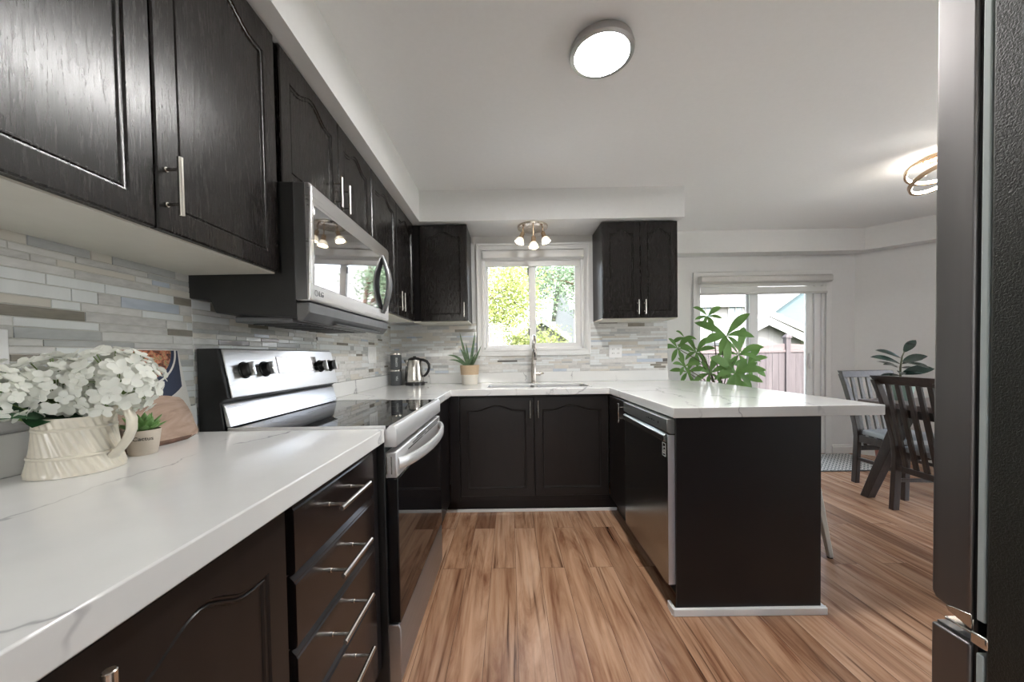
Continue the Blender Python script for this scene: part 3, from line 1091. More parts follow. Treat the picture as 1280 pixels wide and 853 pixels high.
# ------------------------------------------------------------------ microwave
t = thing('microwave', 'stainless over-the-range microwave with mirrored door', 'microwave', (-.85, 1.565, 1.27))
MY0, MY1 = 1.182, 1.940
b = MB()
b.loft([[(x, y, z) for x, z in ((XL + .003, 1.352), (-.985, 1.345), (-.968, 1.302), (-.70, 1.285), (-.70, 1.728), (XL + .003, 1.728))] for y in (MY0, MY1)])
b.build('body', M['blackmetal'], t, .003)
b = MB()
b.loft([[(x, y, z) for x, z in ((-.6995, 1.338), (-.655, 1.338), (-.650, 1.35), (-.641, 1.71), (-.648, 1.726), (-.6995, 1.728))] for y in (MY0, MY1)])
md = b.build('door', M['steel'], t, .005, seg=3)
MB().box(-.6999, -.662, MY0 - .0008, MY0 + .0005, 1.342, 1.724).build('door_side', M['steelside'], md, .0)
b = MB()
b.loft([[(x, y, z) for x, z in ((-.70, 1.272), (-.682, 1.272), (-.658, 1.300), (-.655, 1.333), (-.70, 1.334))] for y in (MY0, MY1)])
b.build('lower_band', M['steelside'], t, .003)


def mface(z, d):
    return -.650 + (z - 1.35) * .009 / .36 + d


b = MB()
gz0, gz1, gy0, gy1 = 1.392, 1.655, 1.199, 1.905
b.loft([[(mface(z, d), y, z) for (z, d) in ((gz0, -.001), (gz0, .0016), (gz1, .0016), (gz1, -.001))] for y in (gy0, gy1)])
b.build('window', M['mirrorglass'], md, .001)
b = MB()
pts = []
for k in range(21):
    u = k / 20
    z = 1.375 + u * .292
    pts.append((mface(z, .001) + .034 * math.sin(PI * u), 1.845, z))
b.tube(pts, [.0105 + .004 * math.sin(PI * k / 20) for k in range(21)], 12, flat=(1.0, 1.5))
b.build('handle', M['steelside'], md)
MB().box(-.69, -.66, MY0 + .20, MY1 - .1, 1.2725, 1.279).box(-.95, -.75, MY0 + .06, MY1 - .06, 1.276, 1.296).build('grease_filter', M['steelside'], t, .003)
b = MB()
for k in range(9):
    y = MY0 + .12 + k * .06
    b.box(-.93, -.77, y, y + .03, 1.2735, 1.2765)
b.build('vent', M['black'], t)
text('lettering', 'LG', .026, basis((mface(1.367, .0008), 1.245, 1.367), YV, ZV, XV), M['steelside'], md)
b = MB()
cc = Vector((mface(1.367, .0012), 1.212, 1.367))
for k in range(24):
    a0, a1 = 2 * PI * k / 24, 2 * PI * (k + 1) / 24
    q = lambda a, r: cc + YV * (r * math.cos(a)) + ZV * (r * math.sin(a))
    b.poly([q(a0, .008), q(a0, .0105), q(a1, .0105), q(a1, .008)])
b.build('emblem', M['steelside'], md, smooth=0)

# ------------------------------------------------------------------ dishwasher
t = thing('dishwasher', 'stainless steel dishwasher built into the peninsula', 'dishwasher', (.95, 1.86, 0))
DF, DY0, DY1 = .685, 1.568, 2.158
MB().box(PF + .008, 1.298, DY0, DY1, .11, .858).build('tub', M['blackmetal'], t)
MB().box(PF + .06, 1.298, DY0, DY1, 0, .108).build('toe_kick', M['black'], t)
b = MB().box(DF + .002, PF + .006, DY0 + .001, DY1 - .001, .118, .790)
dd = b.build('door', M['dwsteel'], t, .003)
MB().box(DF + .0035, PF + .004, DY0 - .0006, DY0 + .0012, .122, .786).build('door_edge', mat('brushed_aluminium', (.62, .62, .66), .4, metal=.6), dd)
b = MB()
b.loft([[(x, y, z) for x, z in ((PF + .006, .792), (DF + .014, .792), (DF - .003, .803), (DF - .003, .856), (PF + .006, .857))] for y in (DY0 - .003, DY1)])
cp = b.build('control_panel', steel('panel_steel', (.46, .48, .46), .38, (1, .03, 6)), t, .002)
b = MB()
b.loft([[(x, y, z) for x, z in ((DF + .001, .752), (DF - .010, .756), (DF - .012, .782), (DF + .001, .7895))] for y in (DY0 + .012, DY1 - .012)])
b.build('handle', steel('handle_steel', (.70, .74, .72), .22, (1, .03, 6)), dd, .002)
for k in range(5):
    box('button', M['black'], (DF - .0036, DF - .0028, 1.70 + k * .022, 1.712 + k * .022, .826, .830 + (k % 2) * .003), cp)
MB().cyl((DF - .0036, 1.655, .828), (DF - .0028, 1.655, .828), .006, seg=16).build('button', M['black'], cp)
text('lettering', 'LG', .03, basis((DF + .0012, 1.605, .712), (0, 0, -1), (0, -1, 0), -XV), mat('badge_white', (.75, .78, .76), .4), dd)
b = MB()
for (y0, y1, z0, z1) in ((1.588, 1.622, .742, .7445), (1.588, 1.622, .685, .6875), (1.588, 1.5905, .685, .7445), (1.6195, 1.622, .685, .7445)):
    b.box(DF + .0010, DF + .0021, y0, y1, z0, z1)
b.build('emblem', bpy.data.materials['badge_white'], dd)

# ------------------------------------------------------------------ refrigerator (faces +Y, seen from its left side)
FX = .82
t = thing('refrigerator', 'tall refrigerator with textured black side and steel doors at the right', 'refrigerator', (FX + .45, .3, 0))
FY1 = .618
MB().box(FX, FX + .90, -.06, FY1, .02, 1.83).build('body', M['fridgeside'], t, .004)
for z0, z1 in ((.655, 1.83), (.05, .612)):
    g = MB().box(FX + .002, FX + .89, FY1 + .003, FY1 + .014, z0 + .008, z1 - .008).build('gasket', M['gasket'], t, .002)
MB().box(FX + .006, FX + .88, FY1 + .0142, FY1 + .0203, .06, 1.82).build('inner_frame', M['black'], t)


def fdoor(name, z0, z1, x1):
    b = MB()
    y0, y1 = FY1 + .0205, FY1 + .080
    b.prism([(FX, y0, z0), (FX, y1 - .045, z0), (FX, y1 - .006, z0 + .008), (FX, y1, z0 + .02), (FX, y1, z1), (FX, y0, z1)], (x1 - FX, 0, 0))
    return b.build(name, M['fridgesteel'], t, .004, seg=3)


fd = fdoor('door', .655, 1.83, FX + .448)

b = MB()
y0, y1 = FY1 + .0205, FY1 + .080
b.box(FX, FX + .90, y0, y1, .05, .612)
fz = b.build('freezer_drawer', M['fridgesteel'], t, .004, seg=3)
MB().box(FX + .008, FX + .88, y0 + .004, y1 - .003, .6125, .617).build('drawer_cap', M['steelside'], fz, .001)
b = MB()
b.box(FX - .002, FX + .07, FY1 - .004, FY1 + .020, .618, .640).box(FX + .002, FX + .06, FY1 + .012, FY1 + .062, .630, .636)
b.cyl((FX + .03, FY1 + .048, .636), (FX + .03, FY1 + .048, .657), .006, seg=14)
b.build('hinge', M['nickel'], t, .003)
MB().prism([(FX - .0015, FY1 + .018, .642), (FX - .0015, FY1 + .052, .652), (FX - .0015, FY1 + .056, .660), (FX - .0015, FY1 + .046, .664), (FX - .0015, FY1 + .018, .668)], (.003, 0, 0)).build('hinge_cover', M['nickel'], t, .001)
for s in (-1, 1):
    b = MB()
    x = FX + .45 + s * .035
    b.tube([(x, y1 + .001, .78), (x, y1 + .05, .80), (x, y1 + .05, 1.60), (x, y1 + .001, 1.62)], .011, 12)
    b.build('handle', M['steel'], fd if s < 0 else t)
MB().box(FX + .03, FX + .87, .02, FY1 - .03, 0, .02).build('foot', M['black'], t)

# ------------------------------------------------------------------ ceiling fittings
t = thing('ceiling_light', 'round flush ceiling light glowing white over the kitchen floor', 'lamp', (.407, 1.535, ZC - .05))
c = (.407, 1.535, ZC)
MB().lathe([(.118, -.0005), (.126, -.006), (.133, -.030), (.131, -.038), (.122, -.041), (.112, -.041), (.112, -.0005)], c, 64).build('rim', M['lamprim'], t)
MB().lathe([(.001, -.0395), (.1115, -.0395), (.1115, -.034), (.001, -.034)], c, 64).build('diffuser', M['lamp'], t)

t = thing('spot_cluster', 'three-spot ceiling lamp in front of the kitchen window', 'lamp', (.205, 2.955, 2.03))
c = Vector((.205, 2.955, ZB))
MB().lathe([(.001, -.022), (.10, -.022), (.122, -.016), (.125, -.0005), (.001, -.0005)], c, 48).build('plate', M['champ'], t)
for a, tilt in ((200, 22), (270, 8), (335, 20)):
    dx, dy = math.cos(R(a)), math.sin(R(a))
    p0 = c + Vector((dx * .085, dy * .085, -.022))
    dirv = Vector((dx * math.sin(R(tilt)), dy * math.sin(R(tilt)), -math.cos(R(tilt))))
    p1 = p0 + Vector((0, 0, -.085 if a == 270 else -.035))
    b = MB()
    b.tube([p0, p1], .005, 10)
    b.cyl(p1, p1 + dirv * .006, .010, .015, 20)
    b.cyl(p1 + dirv * .006, p1 + dirv * .05, .0165, .0185, 20)
    sp = b.build('spot_holder', M['brass'], t)
    rot = dirv.to_track_quat('Z', 'Y').to_matrix().to_4x4()
    mt = Matrix.Translation(p1 + dirv * .05) @ rot
    MB().lathe([(.0175, 0), (.026, .008), (.034, .024), (.038, .042), (.036, .043), (.031, .025), (.02, .008), (.015, .004)], (0, 0, 0), 24, mt).build('shade', M['shade'], sp)
    MB().lathe([(.001, .005), (.010, .008), (.014, .020), (.010, .031), (.001, .034)], (0, 0, 0), 16, mt).build('bulb', M['bulb'], sp)

t = thing('ring_lamp', 'twisted double-ring LED ceiling lamp over the dining table', 'lamp', (2.83, 2.44, 2.2))
c = Vector((2.86, 2.44, ZC))
MB().lathe([(.001, -.035), (.05, -.035), (.055, -.028), (.055, -.0005), (.001, -.0005)], c, 32).build('canopy', M['brass'], t)
va, vd_ = Vector((.65, -.76, 0)), Vector((.76, .65, 0))
for (cc, near_up, roll, rad) in ((Vector((2.885, 2.44, 2.355)), 17, 2, .15), (Vector((2.90, 2.45, 2.30)), 12, 20, .14)):
    mt = Matrix.Translation(cc) @ Matrix.Rotation(R(-roll), 4, vd_) @ Matrix.Rotation(R(-near_up), 4, va)
    b = MB()
    b2 = MB()
    K = 56
    sec = [(-.007, -.012), (.007, -.012), (.007, .012), (-.007, .012)]
    for bb, s_ in ((b, sec), (b2, [(-.0095, -.0095), (-.0072, -.0095), (-.0072, .0095), (-.0095, .0095)])):
        rings = [[mt @ Vector(((rad + a) * math.cos(2 * PI * k / K), (rad + a) * math.sin(2 * PI * k / K), z)) for a, z in s_] for k in range(K + 1)]
        bb.loft(rings, cap=False)
    rg = b.build('ring', M['brass'], t)
    b2.build('led_strip', M['ring'], rg)
b = MB()
for dx in (-.03, .03):
    b.cyl((c.x + dx, c.y, ZC - .03), (c.x + dx * 2, c.y, 2.30), .003, seg=8)
b.build('stem', M['brass'], t)


# ------------------------------------------------------------------ outlets
def outlet(label, c, S, Nn, w, h, kind):
    c, S, Nn = Vector(c), Vector(S), Vector(Nn)
    t = thing('wall_plate', label, 'outlet' if kind == 'outlet' else 'switch', c, group='white wall plates')
    q = basis(c, S, ZV, Nn)
    MB().box(-w / 2, w / 2, -h / 2, h / 2, 0, .006, q).build('plate', M['vinyl'], t, .002)
    n = max(1, round(w / .06)) if kind != 'outlet' else 2
    if kind == 'outlet':
        for k in range(2):
            x = (k - .5) * .046
            b = MB()
            b.box(x - .016, x + .016, -.033, .033, .006, .0075, q)
            f = b.build('socket', M['white'], t, .001)
            for z in (-.018, .018):
                for e in (-.0065, .0065):
                    MB().box(x + e - .0015, x + e + .0015, z - .005, z + .005, .0075, .0079, q).build('slot', M['black'], f)
    else:
        for k in range(n):
            x = (k - (n - 1) / 2) * .046
            MB().box(x - .016, x + .016, -.033, .033, .006, .0095, q).build('rocker', M['white'], t, .002)
    return t


outlet('white double outlet plate on the mosaic right of the kitchen window', (.937, YB - .0075, 1.172), XV, -YV, .115, .115, 'outlet')
outlet('white double switch plate on the left mosaic near the kettle', (XL + .0078, 2.735, 1.168), YV, XV, .16, .125, 'switch')
outlet('white switch plate on the left mosaic behind the hydrangeas, cut by the photo edge', (XL + .0078, .690, 1.155), YV, XV, .11, .125, 'switch')
#OBJECTS2
# ================================================================== things on the worktops
def petal_fan(b, c, n_, up_, r, k, rnd, cup=.25, wid=.55):
    """k rounded petals around c on a disc facing n_"""
    n_ = n_.normalized()
    a = n_.cross(up_)
    if a.length < .01:
        a = n_.cross(Vector((1, 0, 0)))
    a.normalize()
    c2 = n_.cross(a)
    ph = rnd.uniform(0, 6.28)
    for i in range(k):
        t = ph + 2 * PI * i / k + rnd.uniform(-.12, .12)
        d = a * math.cos(t) + c2 * math.sin(t)
        s = n_.cross(d)
        rr = r * rnd.uniform(.85, 1.15)
        cu = cup + rnd.uniform(-.15, .25)
        p = [c, c + d * rr * .45 + s * rr * wid * .9 + n_ * rr * cu * .4, c + d * rr * .9 + s * rr * wid * .62 + n_ * rr * cu * .7, c + d * rr * 1.06 + n_ * rr * cu * .75,
             c + d * rr * .9 - s * rr * wid * .62 + n_ * rr * cu * .7, c + d * rr * .45 - s * rr * wid * .9 + n_ * rr * cu * .4]
        m_ = c + d * rr * .6 + n_ * rr * cu * .25
        v = [b.bm.verts.new(q) for q in p]
        vm = b.bm.verts.new(m_)
        for j in range(6):
            b._f([v[j], v[(j + 1) % 6], vm])


def blade(b, pts, wid, nrm, cup=.25, thick=0.0):
    """leaf strip along pts with half-widths wid; nrm = up side"""
    pts = [Vector(p) for p in pts]
    rows = []
    for i, p in enumerate(pts):
        t = (pts[min(i + 1, len(pts) - 1)] - pts[max(i - 1, 0)]).normalized()
        s = t.cross(nrm).normalized()
        n_ = s.cross(t).normalized()
        w_ = max(wid[i], .0003)
        rows.append([b.bm.verts.new(p - s * w_ + n_ * w_ * cup), b.bm.verts.new(p - n_ * thick * w_), b.bm.verts.new(p + s * w_ + n_ * w_ * cup)])
    for r0, r1 in zip(rows, rows[1:]):
        b._f([r0[0], r0[1], r1[1], r1[0]])
        b._f([r0[1], r0[2], r1[2], r1[1]])
    return b


def leaf(b, base, tip, width, nrm=Vector((0, 0, 1)), sag=.1, cup=.25, n=7, peak=.45):
    base, tip = Vector(base), Vector(tip)
    L_ = (tip - base).length
    P, W = [], []
    for k in range(n):
        u = k / (n - 1)
        P.append(base.lerp(tip, u) + Vector((0, 0, 1)) * (sag * L_ * (math.sin(PI * u))))
        x = u ** (math.log(.5) / math.log(peak))
        W.append(width / 2 * math.sin(PI * min(1, max(0, x))) ** .8)
    return blade(b, P, W, nrm, cup)


# cream ribbed jug
JX, JY = -.952, .778
M['jug'] = varied('cream_glaze', (.60, .55, .45), (.66, .61, .50), 14, .28, coat=.3)
t = thing('jug', 'cream ribbed ceramic jug holding the white hydrangeas', 'jug', (JX, JY, CT))
b = MB()
prof = []
K = 168
H = .120
for i in range(41):
    u = i / 40
    prof.append((u, .0735 - .0145 * u - .004 * math.sin(PI * u)))
rings = []
for u, r0 in prof:
    ring = []
    band = min(abs(u - .33), abs(u - .80))
    for k in range(K):
        a = 2 * PI * k / K
        if .03 < u < .97 and band > .018:
            ph = (a * 30 / (2 * PI) + u * 3.4) % 1
            rr = r0 * (1 + .045 * max(0, math.sin(PI * ph)) ** 2.2)
        else:
            rr = r0 * 1.012
        ring.append((JX + rr * math.cos(a), JY + rr * math.sin(a), CT + .0008 + u * H))
    rings.append(ring)
b.loft(rings, cap=False)
b._f([v for v in b.bm.verts][:K])
inner = [(.055, H), (.052, H - .01), (.050, .03), (.001, .028)]
vr = rings[-1]
b.loft([vr] + [[(JX + r * math.cos(2 * PI * k / K), JY + r * math.sin(2 * PI * k / K), CT + z) for k in range(K)] for r, z in inner], cap=False)
b.build('body', M['jug'], t, smooth=50)
for u, r_ in ((.33, .0685), (.80, .0612)):
    MB().lathe([(r_ - .004, u * H - .004), (r_ + .0012, u * H - .003), (r_ + .0022, u * H), (r_ + .0012, u * H + .003), (r_ - .004, u * H + .004)], (JX, JY, CT), 72, cap=False).build('band', M['jug'], t)
hd = Vector((.978, .185, 0)).normalized()
b = MB()
P = [(.056, .108), (.066, .128), (.082, .136), (.097, .128), (.104, .108), (.103, .085), (.094, .062), (.082, .045), (.071, .034), (.066, .028)]
b.tube([Vector((JX, JY, CT)) + hd * r + ZV * z for r, z in P], [.007, .0075, .0075, .0075, .0075, .0075, .0075, .0075, .008, .0085], 14, flat=(1.0, 1.7))
b.build('handle', M['jug'], t, smooth=50)

# hydrangeas
M['petal'] = leafmat('hydrangea_white', (.80, .81, .73), (.90, .90, .86))
M['stem'] = mat('stem_green', (.16, .24, .07), .6)
M['darkleaf'] = varied('dark_green_leaf', (.012, .045, .018), (.025, .085, .03), 14, .38)
rnd = random.Random(3)


def hydrangea(label, c, r, leaves, nfl=95):
    nfl = int(nfl * 1.25)
    c = Vector(c)
    mouth = Vector((JX + (c.x - JX) * .3, JY + (c.y - JY) * .3, CT + .10))
    t = thing('hydrangea', label, 'flower', mouth, group='white hydrangeas in the cream jug')
    b = MB()
    b2 = MB()
    for i in range(nfl):
        z = 1 - 1.86 * (i + .5) / nfl
        a = i * 2.39996
        d = Vector((math.sqrt(max(0, 1 - z * z)) * math.cos(a), math.sqrt(max(0, 1 - z * z)) * math.sin(a), z))
        d = (d + Vector((rnd.uniform(-.15, .15), rnd.uniform(-.15, .15), rnd.uniform(-.15, .15)))).normalized()
        p = c + Vector((d.x * r, d.y * r, d.z * r * 1.0)) * rnd.uniform(.74, 1.10)
        petal_fan(b, p, (d + Vector((0, 0, .15))).normalized(), ZV, r * rnd.uniform(.19, .27), 4, rnd, rnd.uniform(.1, .5), .52)
        if i % 3 == 0:
            b2.tube([c - ZV * r * .5, c.lerp(p, .6), p], .0011, 5)
    b2.tube([mouth - ZV * .06, mouth, c - ZV * r * .5], .003, 8)
    b.build('florets', M['petal'], t, smooth=60, fixn=False)
    b2.build('stem', M['stem'], t)
    for base, tip, w_, n_ in leaves:
        b = MB()
        leaf(b, base, tip, w_, Vector(n_), .12, .2, 9, .42)
        b.build('leaf', M['darkleaf'], t, smooth=60, fixn=False)


hydrangea('largest white hydrangea head, leaning right over the jug handle', (-.893, .805, 1.100), .076, [((-.93, .79, 1.03), (-.99, .735, 1.03), .05, (.5, -.6, .7))], 120)
hydrangea('white hydrangea head in the middle above the jug', (-.960, .752, 1.092), .068, [((-.965, .745, 1.04), (-.975, .672, 1.052), .055, (.5, -.5, .8)), ((-.96, .73, 1.035), (-.945, .70, 1.018), .045, (.6, -.6, .5))], 110)
hydrangea('white hydrangea head at the photo edge, leaning towards the camera', (-.975, .655, 1.092), .060, [((-.955, .735, 1.046), (-.935, .60, 1.042), .062, (.65, -.6, .45))], 95)

# succulent in a small pot
t = thing('potted_succulent', 'small green succulent in a beige lettered pot beside the jug', 'plant', (-.938, .905, CT))
c = (-.938, .905, CT)
M['clay'] = varied('beige_pot', (.50, .43, .35), (.56, .49, .41), 20, .6)
MB().lathe([(.001, .0005), (.026, .0005), (.0275, .003), (.035, .060), (.0352, .063), (.033, .063), (.0315, .055), (.001, .054)], c, 36).build('pot', M['clay'], t)
MB().lathe([(.001, .0545), (.0315, .0555), (.001, .056)], c, 24).build('soil', mat('soil', (.03, .022, .015), .9), t)
M['succ'] = varied('succulent_green', (.10, .22, .06), (.22, .38, .13), 40, .4)
rnd = random.Random(11)
for ringi, (n_, el, L_) in enumerate(((9, 30, .046), (8, 52, .052), (6, 74, .050))):
    for k in range(n_):
        a = 2 * PI * (k + .5 * ringi) / n_ + rnd.uniform(-.15, .15)
        d = Vector((math.cos(a) * math.cos(R(el)), math.sin(a) * math.cos(R(el)), math.sin(R(el))))
        base = Vector(c) + ZV * .056 + Vector((math.cos(a), math.sin(a), 0)) * .006
        up_ = Vector((-math.cos(a) * math.sin(R(el)), -math.sin(a) * math.sin(R(el)), math.cos(R(el))))
        sd = d.cross(up_)
        b = MB()
        rings = []
        for u, w_ in ((0, .004), (.3, .0085), (.6, .0095), (.85, .0048), (1, .0004)):
            p = base + d * L_ * u
            rings.append([p + sd * w_ * math.cos(q) + up_ * w_ * .35 * math.sin(q) for q in [2 * PI * j / 8 for j in range(8)]])
        b.loft(rings)
        b.build('leaf', M['succ'], t, smooth=60)
vdir = Vector((.72, -.69, 0)).normalized()
text('lettering', 'Cactus', .0135, basis(Vector(c) + vdir * .0335 + ZV * .043, (.69, .72, 0), (.08, -.08, .99), vdir), M['black'], t, .0004)

# cookbook with a food photograph on the cover
t = thing('cookbook', 'cookbook with a bowl of food on its cover, propped against the backsplash', 'book', (-1.02, 1.02, CT))
BA, BB = Vector((-1.004, 0, CT + .001)), Vector((-1.030, 0, 1.182))
bz = (BB - BA).normalized()
bn = Vector((bz.z, 0, -bz.x))
q = lambda y, h, d: BA + bz * h + bn * d + YV * y
b = MB()
b.prism([q(.915, 0, 0), q(1.140, 0, 0), q(1.108, .27, 0), q(.915, .27, 0)], -bn * .007)
b.build('cover', mat('book_white', (.70, .68, .64), .35), t, .001)
m = mat('food_photo', (.5, .2, .1), .3)
n = noise(m, 55, 4, .6, 1.5)
r = ramp(m, n.outputs[0], [(.30, (.02, .014, .012)), (.42, (.16, .045, .02)), (.5, (.42, .15, .075)), (.56, (.50, .24, .15)), (.61, (.13, .17, .04)), (.68, (.45, .27, .17)), (.78, (.04, .025, .02))])
L = m.node_tree.links
L.new(r.outputs[0], nodes(m)[2].inputs['Base Color'])
M['food'] = m
fy, fh = .99, .268                                                   # bowl centre on the cover


def disc(a0, a1, r0, r1, mt, nm, d0, cy=fy, ch=fh):
    b = MB()
    v0, v1 = [], []
    for k in range(33):
        a = a0 + (a1 - a0) * k / 32
        v0.append((max(.917, min(1.106, cy + r0 * math.cos(a))), max(.002, min(.268, ch + r0 * math.sin(a) * .95))))
        v1.append((max(.917, min(1.106, cy + r1 * math.cos(a))), max(.002, min(.268, ch + r1 * math.sin(a) * .95))))
    for k in range(32):
        b.poly([q(*v0[k], d0), q(*v0[k + 1], d0), q(*v1[k + 1], d0), q(*v1[k], d0)])
    return b.build(nm, mt, t, smooth=0)


navy = mat('navy_print', (.012, .022, .06), .35)
disc(-PI, 0, .094, .165, navy, 'bowl_picture', .0006)
disc(-PI, 0, .104, .110, bpy.data.materials['book_white'], 'bowl_stripe', .0011)
disc(-PI, 0, .001, .0935, M['food'], 'food_picture', .0009)

# live-edge wooden board leaning in front of the cookbook
t = thing('cutting_board', 'live-edge wooden serving board leaning on the cookbook', 'board', (-.98, 1.0, CT))
m = mat('board_wood', (.4, .27, .2), .45)
n = noise(m, 3.2, 7, .6, 1.6, (1, 2.2, 7))
r = ramp(m, n.outputs[0], [(.25, (.20, .125, .085)), (.5, (.36, .245, .18)), (.75, (.46, .34, .27))])
m.node_tree.links.new(r.outputs[0], nodes(m)[2].inputs['Base Color'])
M['board'] = m
A, B_ = Vector((-.972, 0, CT + .0015)), Vector((-1.000, 0, CT + .150))
bz2 = (B_ - A).normalized()
bn2 = Vector((bz2.z, 0, -bz2.x))
out = [(.90, .001), (.96, .004), (1.02, .000), (1.07, .002), (1.108, .010), (1.112, .020), (1.105, .045), (1.102, .070), (1.094, .095), (1.083, .118), (1.072, .128), (1.04, .136), (1.0, .142), (.965, .151), (.94, .158), (.915, .160), (.89, .145), (.878, .11), (.876, .05)]
out = [(y, h) for y, h in out]
q2 = lambda y, h, d: A + bz2 * h + bn2 * d + YV * y
b = MB()
b.prism([q2(y, h, 0) for y, h in out], -bn2 * .016)
b.build('board', M['board'], t, .002)
b = MB()
bark = [(.90, .0015), (.96, .0045), (1.02, .0005), (1.07, .002), (1.108, .009)]
b.tube([q2(y, h + .004, -.006) for y, h in bark], [.0075, .0075, .0085, .0075, .004], 10)
b.build('bark_edge', varied('bark', (.06, .03, .018), (.16, .08, .05), 40, .7, bs=.4), t)

# kettle
KX, KY = -.805, 3.035
t = thing('kettle', 'stainless steel electric kettle with black handle in the back corner', 'kettle', (KX, KY, CT))
c = (KX, KY, CT)
MB().lathe([(.001, .0005), (.080, .0005), (.081, .012), (.077, .028), (.001, .028)], c, 36).build('base', M['black'], t)
MB().lathe([(.001, .029), (.074, .029), (.076, .034), (.074, .060), (.066, .150), (.060, .205), (.058, .212), (.001, .212)], c, 44).build('body', M['nickel'], t)
MB().lathe([(.001, .2125), (.056, .2125), (.052, .224), (.035, .234), (.014, .237), (.012, .245), (.001, .246)], c, 36).build('lid', M['black'], t)
b = MB()
b.loft([[(KX - .052, KY - .03, CT + .165), (KX - .052, KY + .03, CT + .165), (KX - .052, KY + .03, CT + .213), (KX - .052, KY - .03, CT + .213)], [(KX - .088, KY - .010, CT + .202), (KX - .088, KY + .010, CT + .202), (KX - .088, KY + .012, CT + .216), (KX - .088, KY - .012, CT + .216)]])
b.build('spout', M['nickel'], t, .004)
b = MB()
b.tube([(KX - .074, KY, CT + .035), (KX - .070, KY, CT + .10), (KX - .066, KY, CT + .16)], [.012, .012, .010], 10)
b.build('side_strip', M['black'], t)
P = [(.045, .215), (.075, .213), (.105, .200), (.122, .175), (.124, .145), (.115, .115), (.098, .090), (.078, .075)]
MB().tube([(KX + x, KY - .01, CT + z) for x, z in P], [.011, .012, .012, .011, .011, .011, .011, .010], 12, flat=(1, 1.4)).build('handle', M['black'], t)
MB().box(KX + .075, KX + .105, KY - .01, KY + .01, CT + .018, CT + .026).build('switch', M['black'], t, .003)

# canisters
CX_, CY_ = -.962, 3.03
M['can'] = varied('charcoal_enamel', (.075, .08, .085), (.09, .095, .10), 20, .45)
for k, (lab, txt) in enumerate((('charcoal canister standing on the worktop, lower of the stacked pair by the kettle', 'TEA'), ('charcoal canister stacked on top of its twin by the kettle', 'COFFEE'))):
    z0 = CT + .0005 + k * .1375
    t = thing('canister', lab, 'canister', (CX_, CY_, z0), group='stacked charcoal canisters')
    MB().lathe([(.001, 0), (.044, 0), (.046, .003), (.046, .118), (.044, .120), (.001, .120)], (CX_, CY_, z0), 36).build('body', M['can'], t)
    MB().lathe([(.001, .1205), (.0465, .1205), (.047, .124), (.047, .133), (.044, .136), (.001, .1365)], (CX_, CY_, z0), 36).build('lid', M['nickel'], t)
    vd = Vector((.30, -.954, 0)).normalized()
    sd = Vector((.954, .30, 0))
    text('lettering', txt, .022, basis(Vector((CX_, CY_, z0 + .06)) + vd * .0462 + sd * .006, (0, 0, 1), -sd, vd), bpy.data.materials['badge_white'], t)

# aloe
AX, AY = -.338, 3.025
t = thing('potted_aloe', 'spiky aloe in a tan and white pot left of the sink', 'plant', (AX, AY, CT))
c = (AX, AY, CT)
MB().lathe([(.001, .0005), (.062, .0005), (.065, .004), (.074, .083), (.001, .083)], c, 40).build('pot', varied('pot_white', (.72, .68, .60), (.76, .72, .65), 20, .55), t)
b = MB()
b.lathe([(.001, .0835), (.0742, .0835), (.082, .160), (.082, .163), (.076, .163), (.073, .150), (.001, .150)], c, 40)
b.build('pot_upper', varied('pot_tan', (.52, .38, .24), (.60, .45, .30), 60, .8, (1, 1, 6), bs=.3), t)
MB().lathe([(.001, .1505), (.073, .151), (.001, .154)], c, 24).build('soil', bpy.data.materials['soil'], t)
M['aloe'] = varied('aloe_green', (.05, .10, .045), (.16, .24, .13), 18, .4, (1, 1, 3))
for (tx, ty, tz, w_, sg) in ((-.411, 2.98, 1.345, .034, -.03), (-.283, 3.0, 1.352, .034, .02), (-.515, 2.97, 1.160, .030, .16), (-.235, 3.0, 1.235, .028, -.05), (-.50, 2.95, 1.120, .026, .12), (-.37, 3.06, 1.26, .03, .0), (-.30, 3.07, 1.30, .03, .0), (-.42, 3.06, 1.22, .03, .04), (-.275, 2.94, 1.17, .026, .05)):
    base = Vector((AX + (tx - AX) * .12, AY + (ty - AY) * .12, CT + .15))
    tip = Vector((tx, ty, tz))
    b = MB()
    rings = []
    for k in range(9):
        u = k / 8
        p = base.lerp(tip, u) + ZV * sg * math.sin(PI * u) * (tip - base).length + ((base - tip).cross(ZV)).cross(base - tip).normalized() * 0
        d = (tip - base).normalized()
        s_ = d.cross(Vector((AX, AY - 1, p.z)) - p).normalized()
        n_ = s_.cross(d)
        hw = w_ / 2 * (1 - u) ** .7 * (1.05 - .2 * (1 - u)) + .0006
        rings.append([p + s_ * hw * a + n_ * hw * e for a, e in ((-1, .15), (-.5, -.4), (0, -.55), (.5, -.4), (1, .15), (0, -.05))])
    b.loft(rings)
    b.build('leaf', M['aloe'], t, smooth=50)

# ================================================================== dining corner
m = varied('dark_walnut', (.016, .011, .009), (.045, .030, .024), 10, .38, (8, 8, 1), bs=.15)
M['walnut'] = m
M['seatfab'] = varied('pale_blue_leather', (.36, .40, .43), (.42, .46, .49), 25, .45)
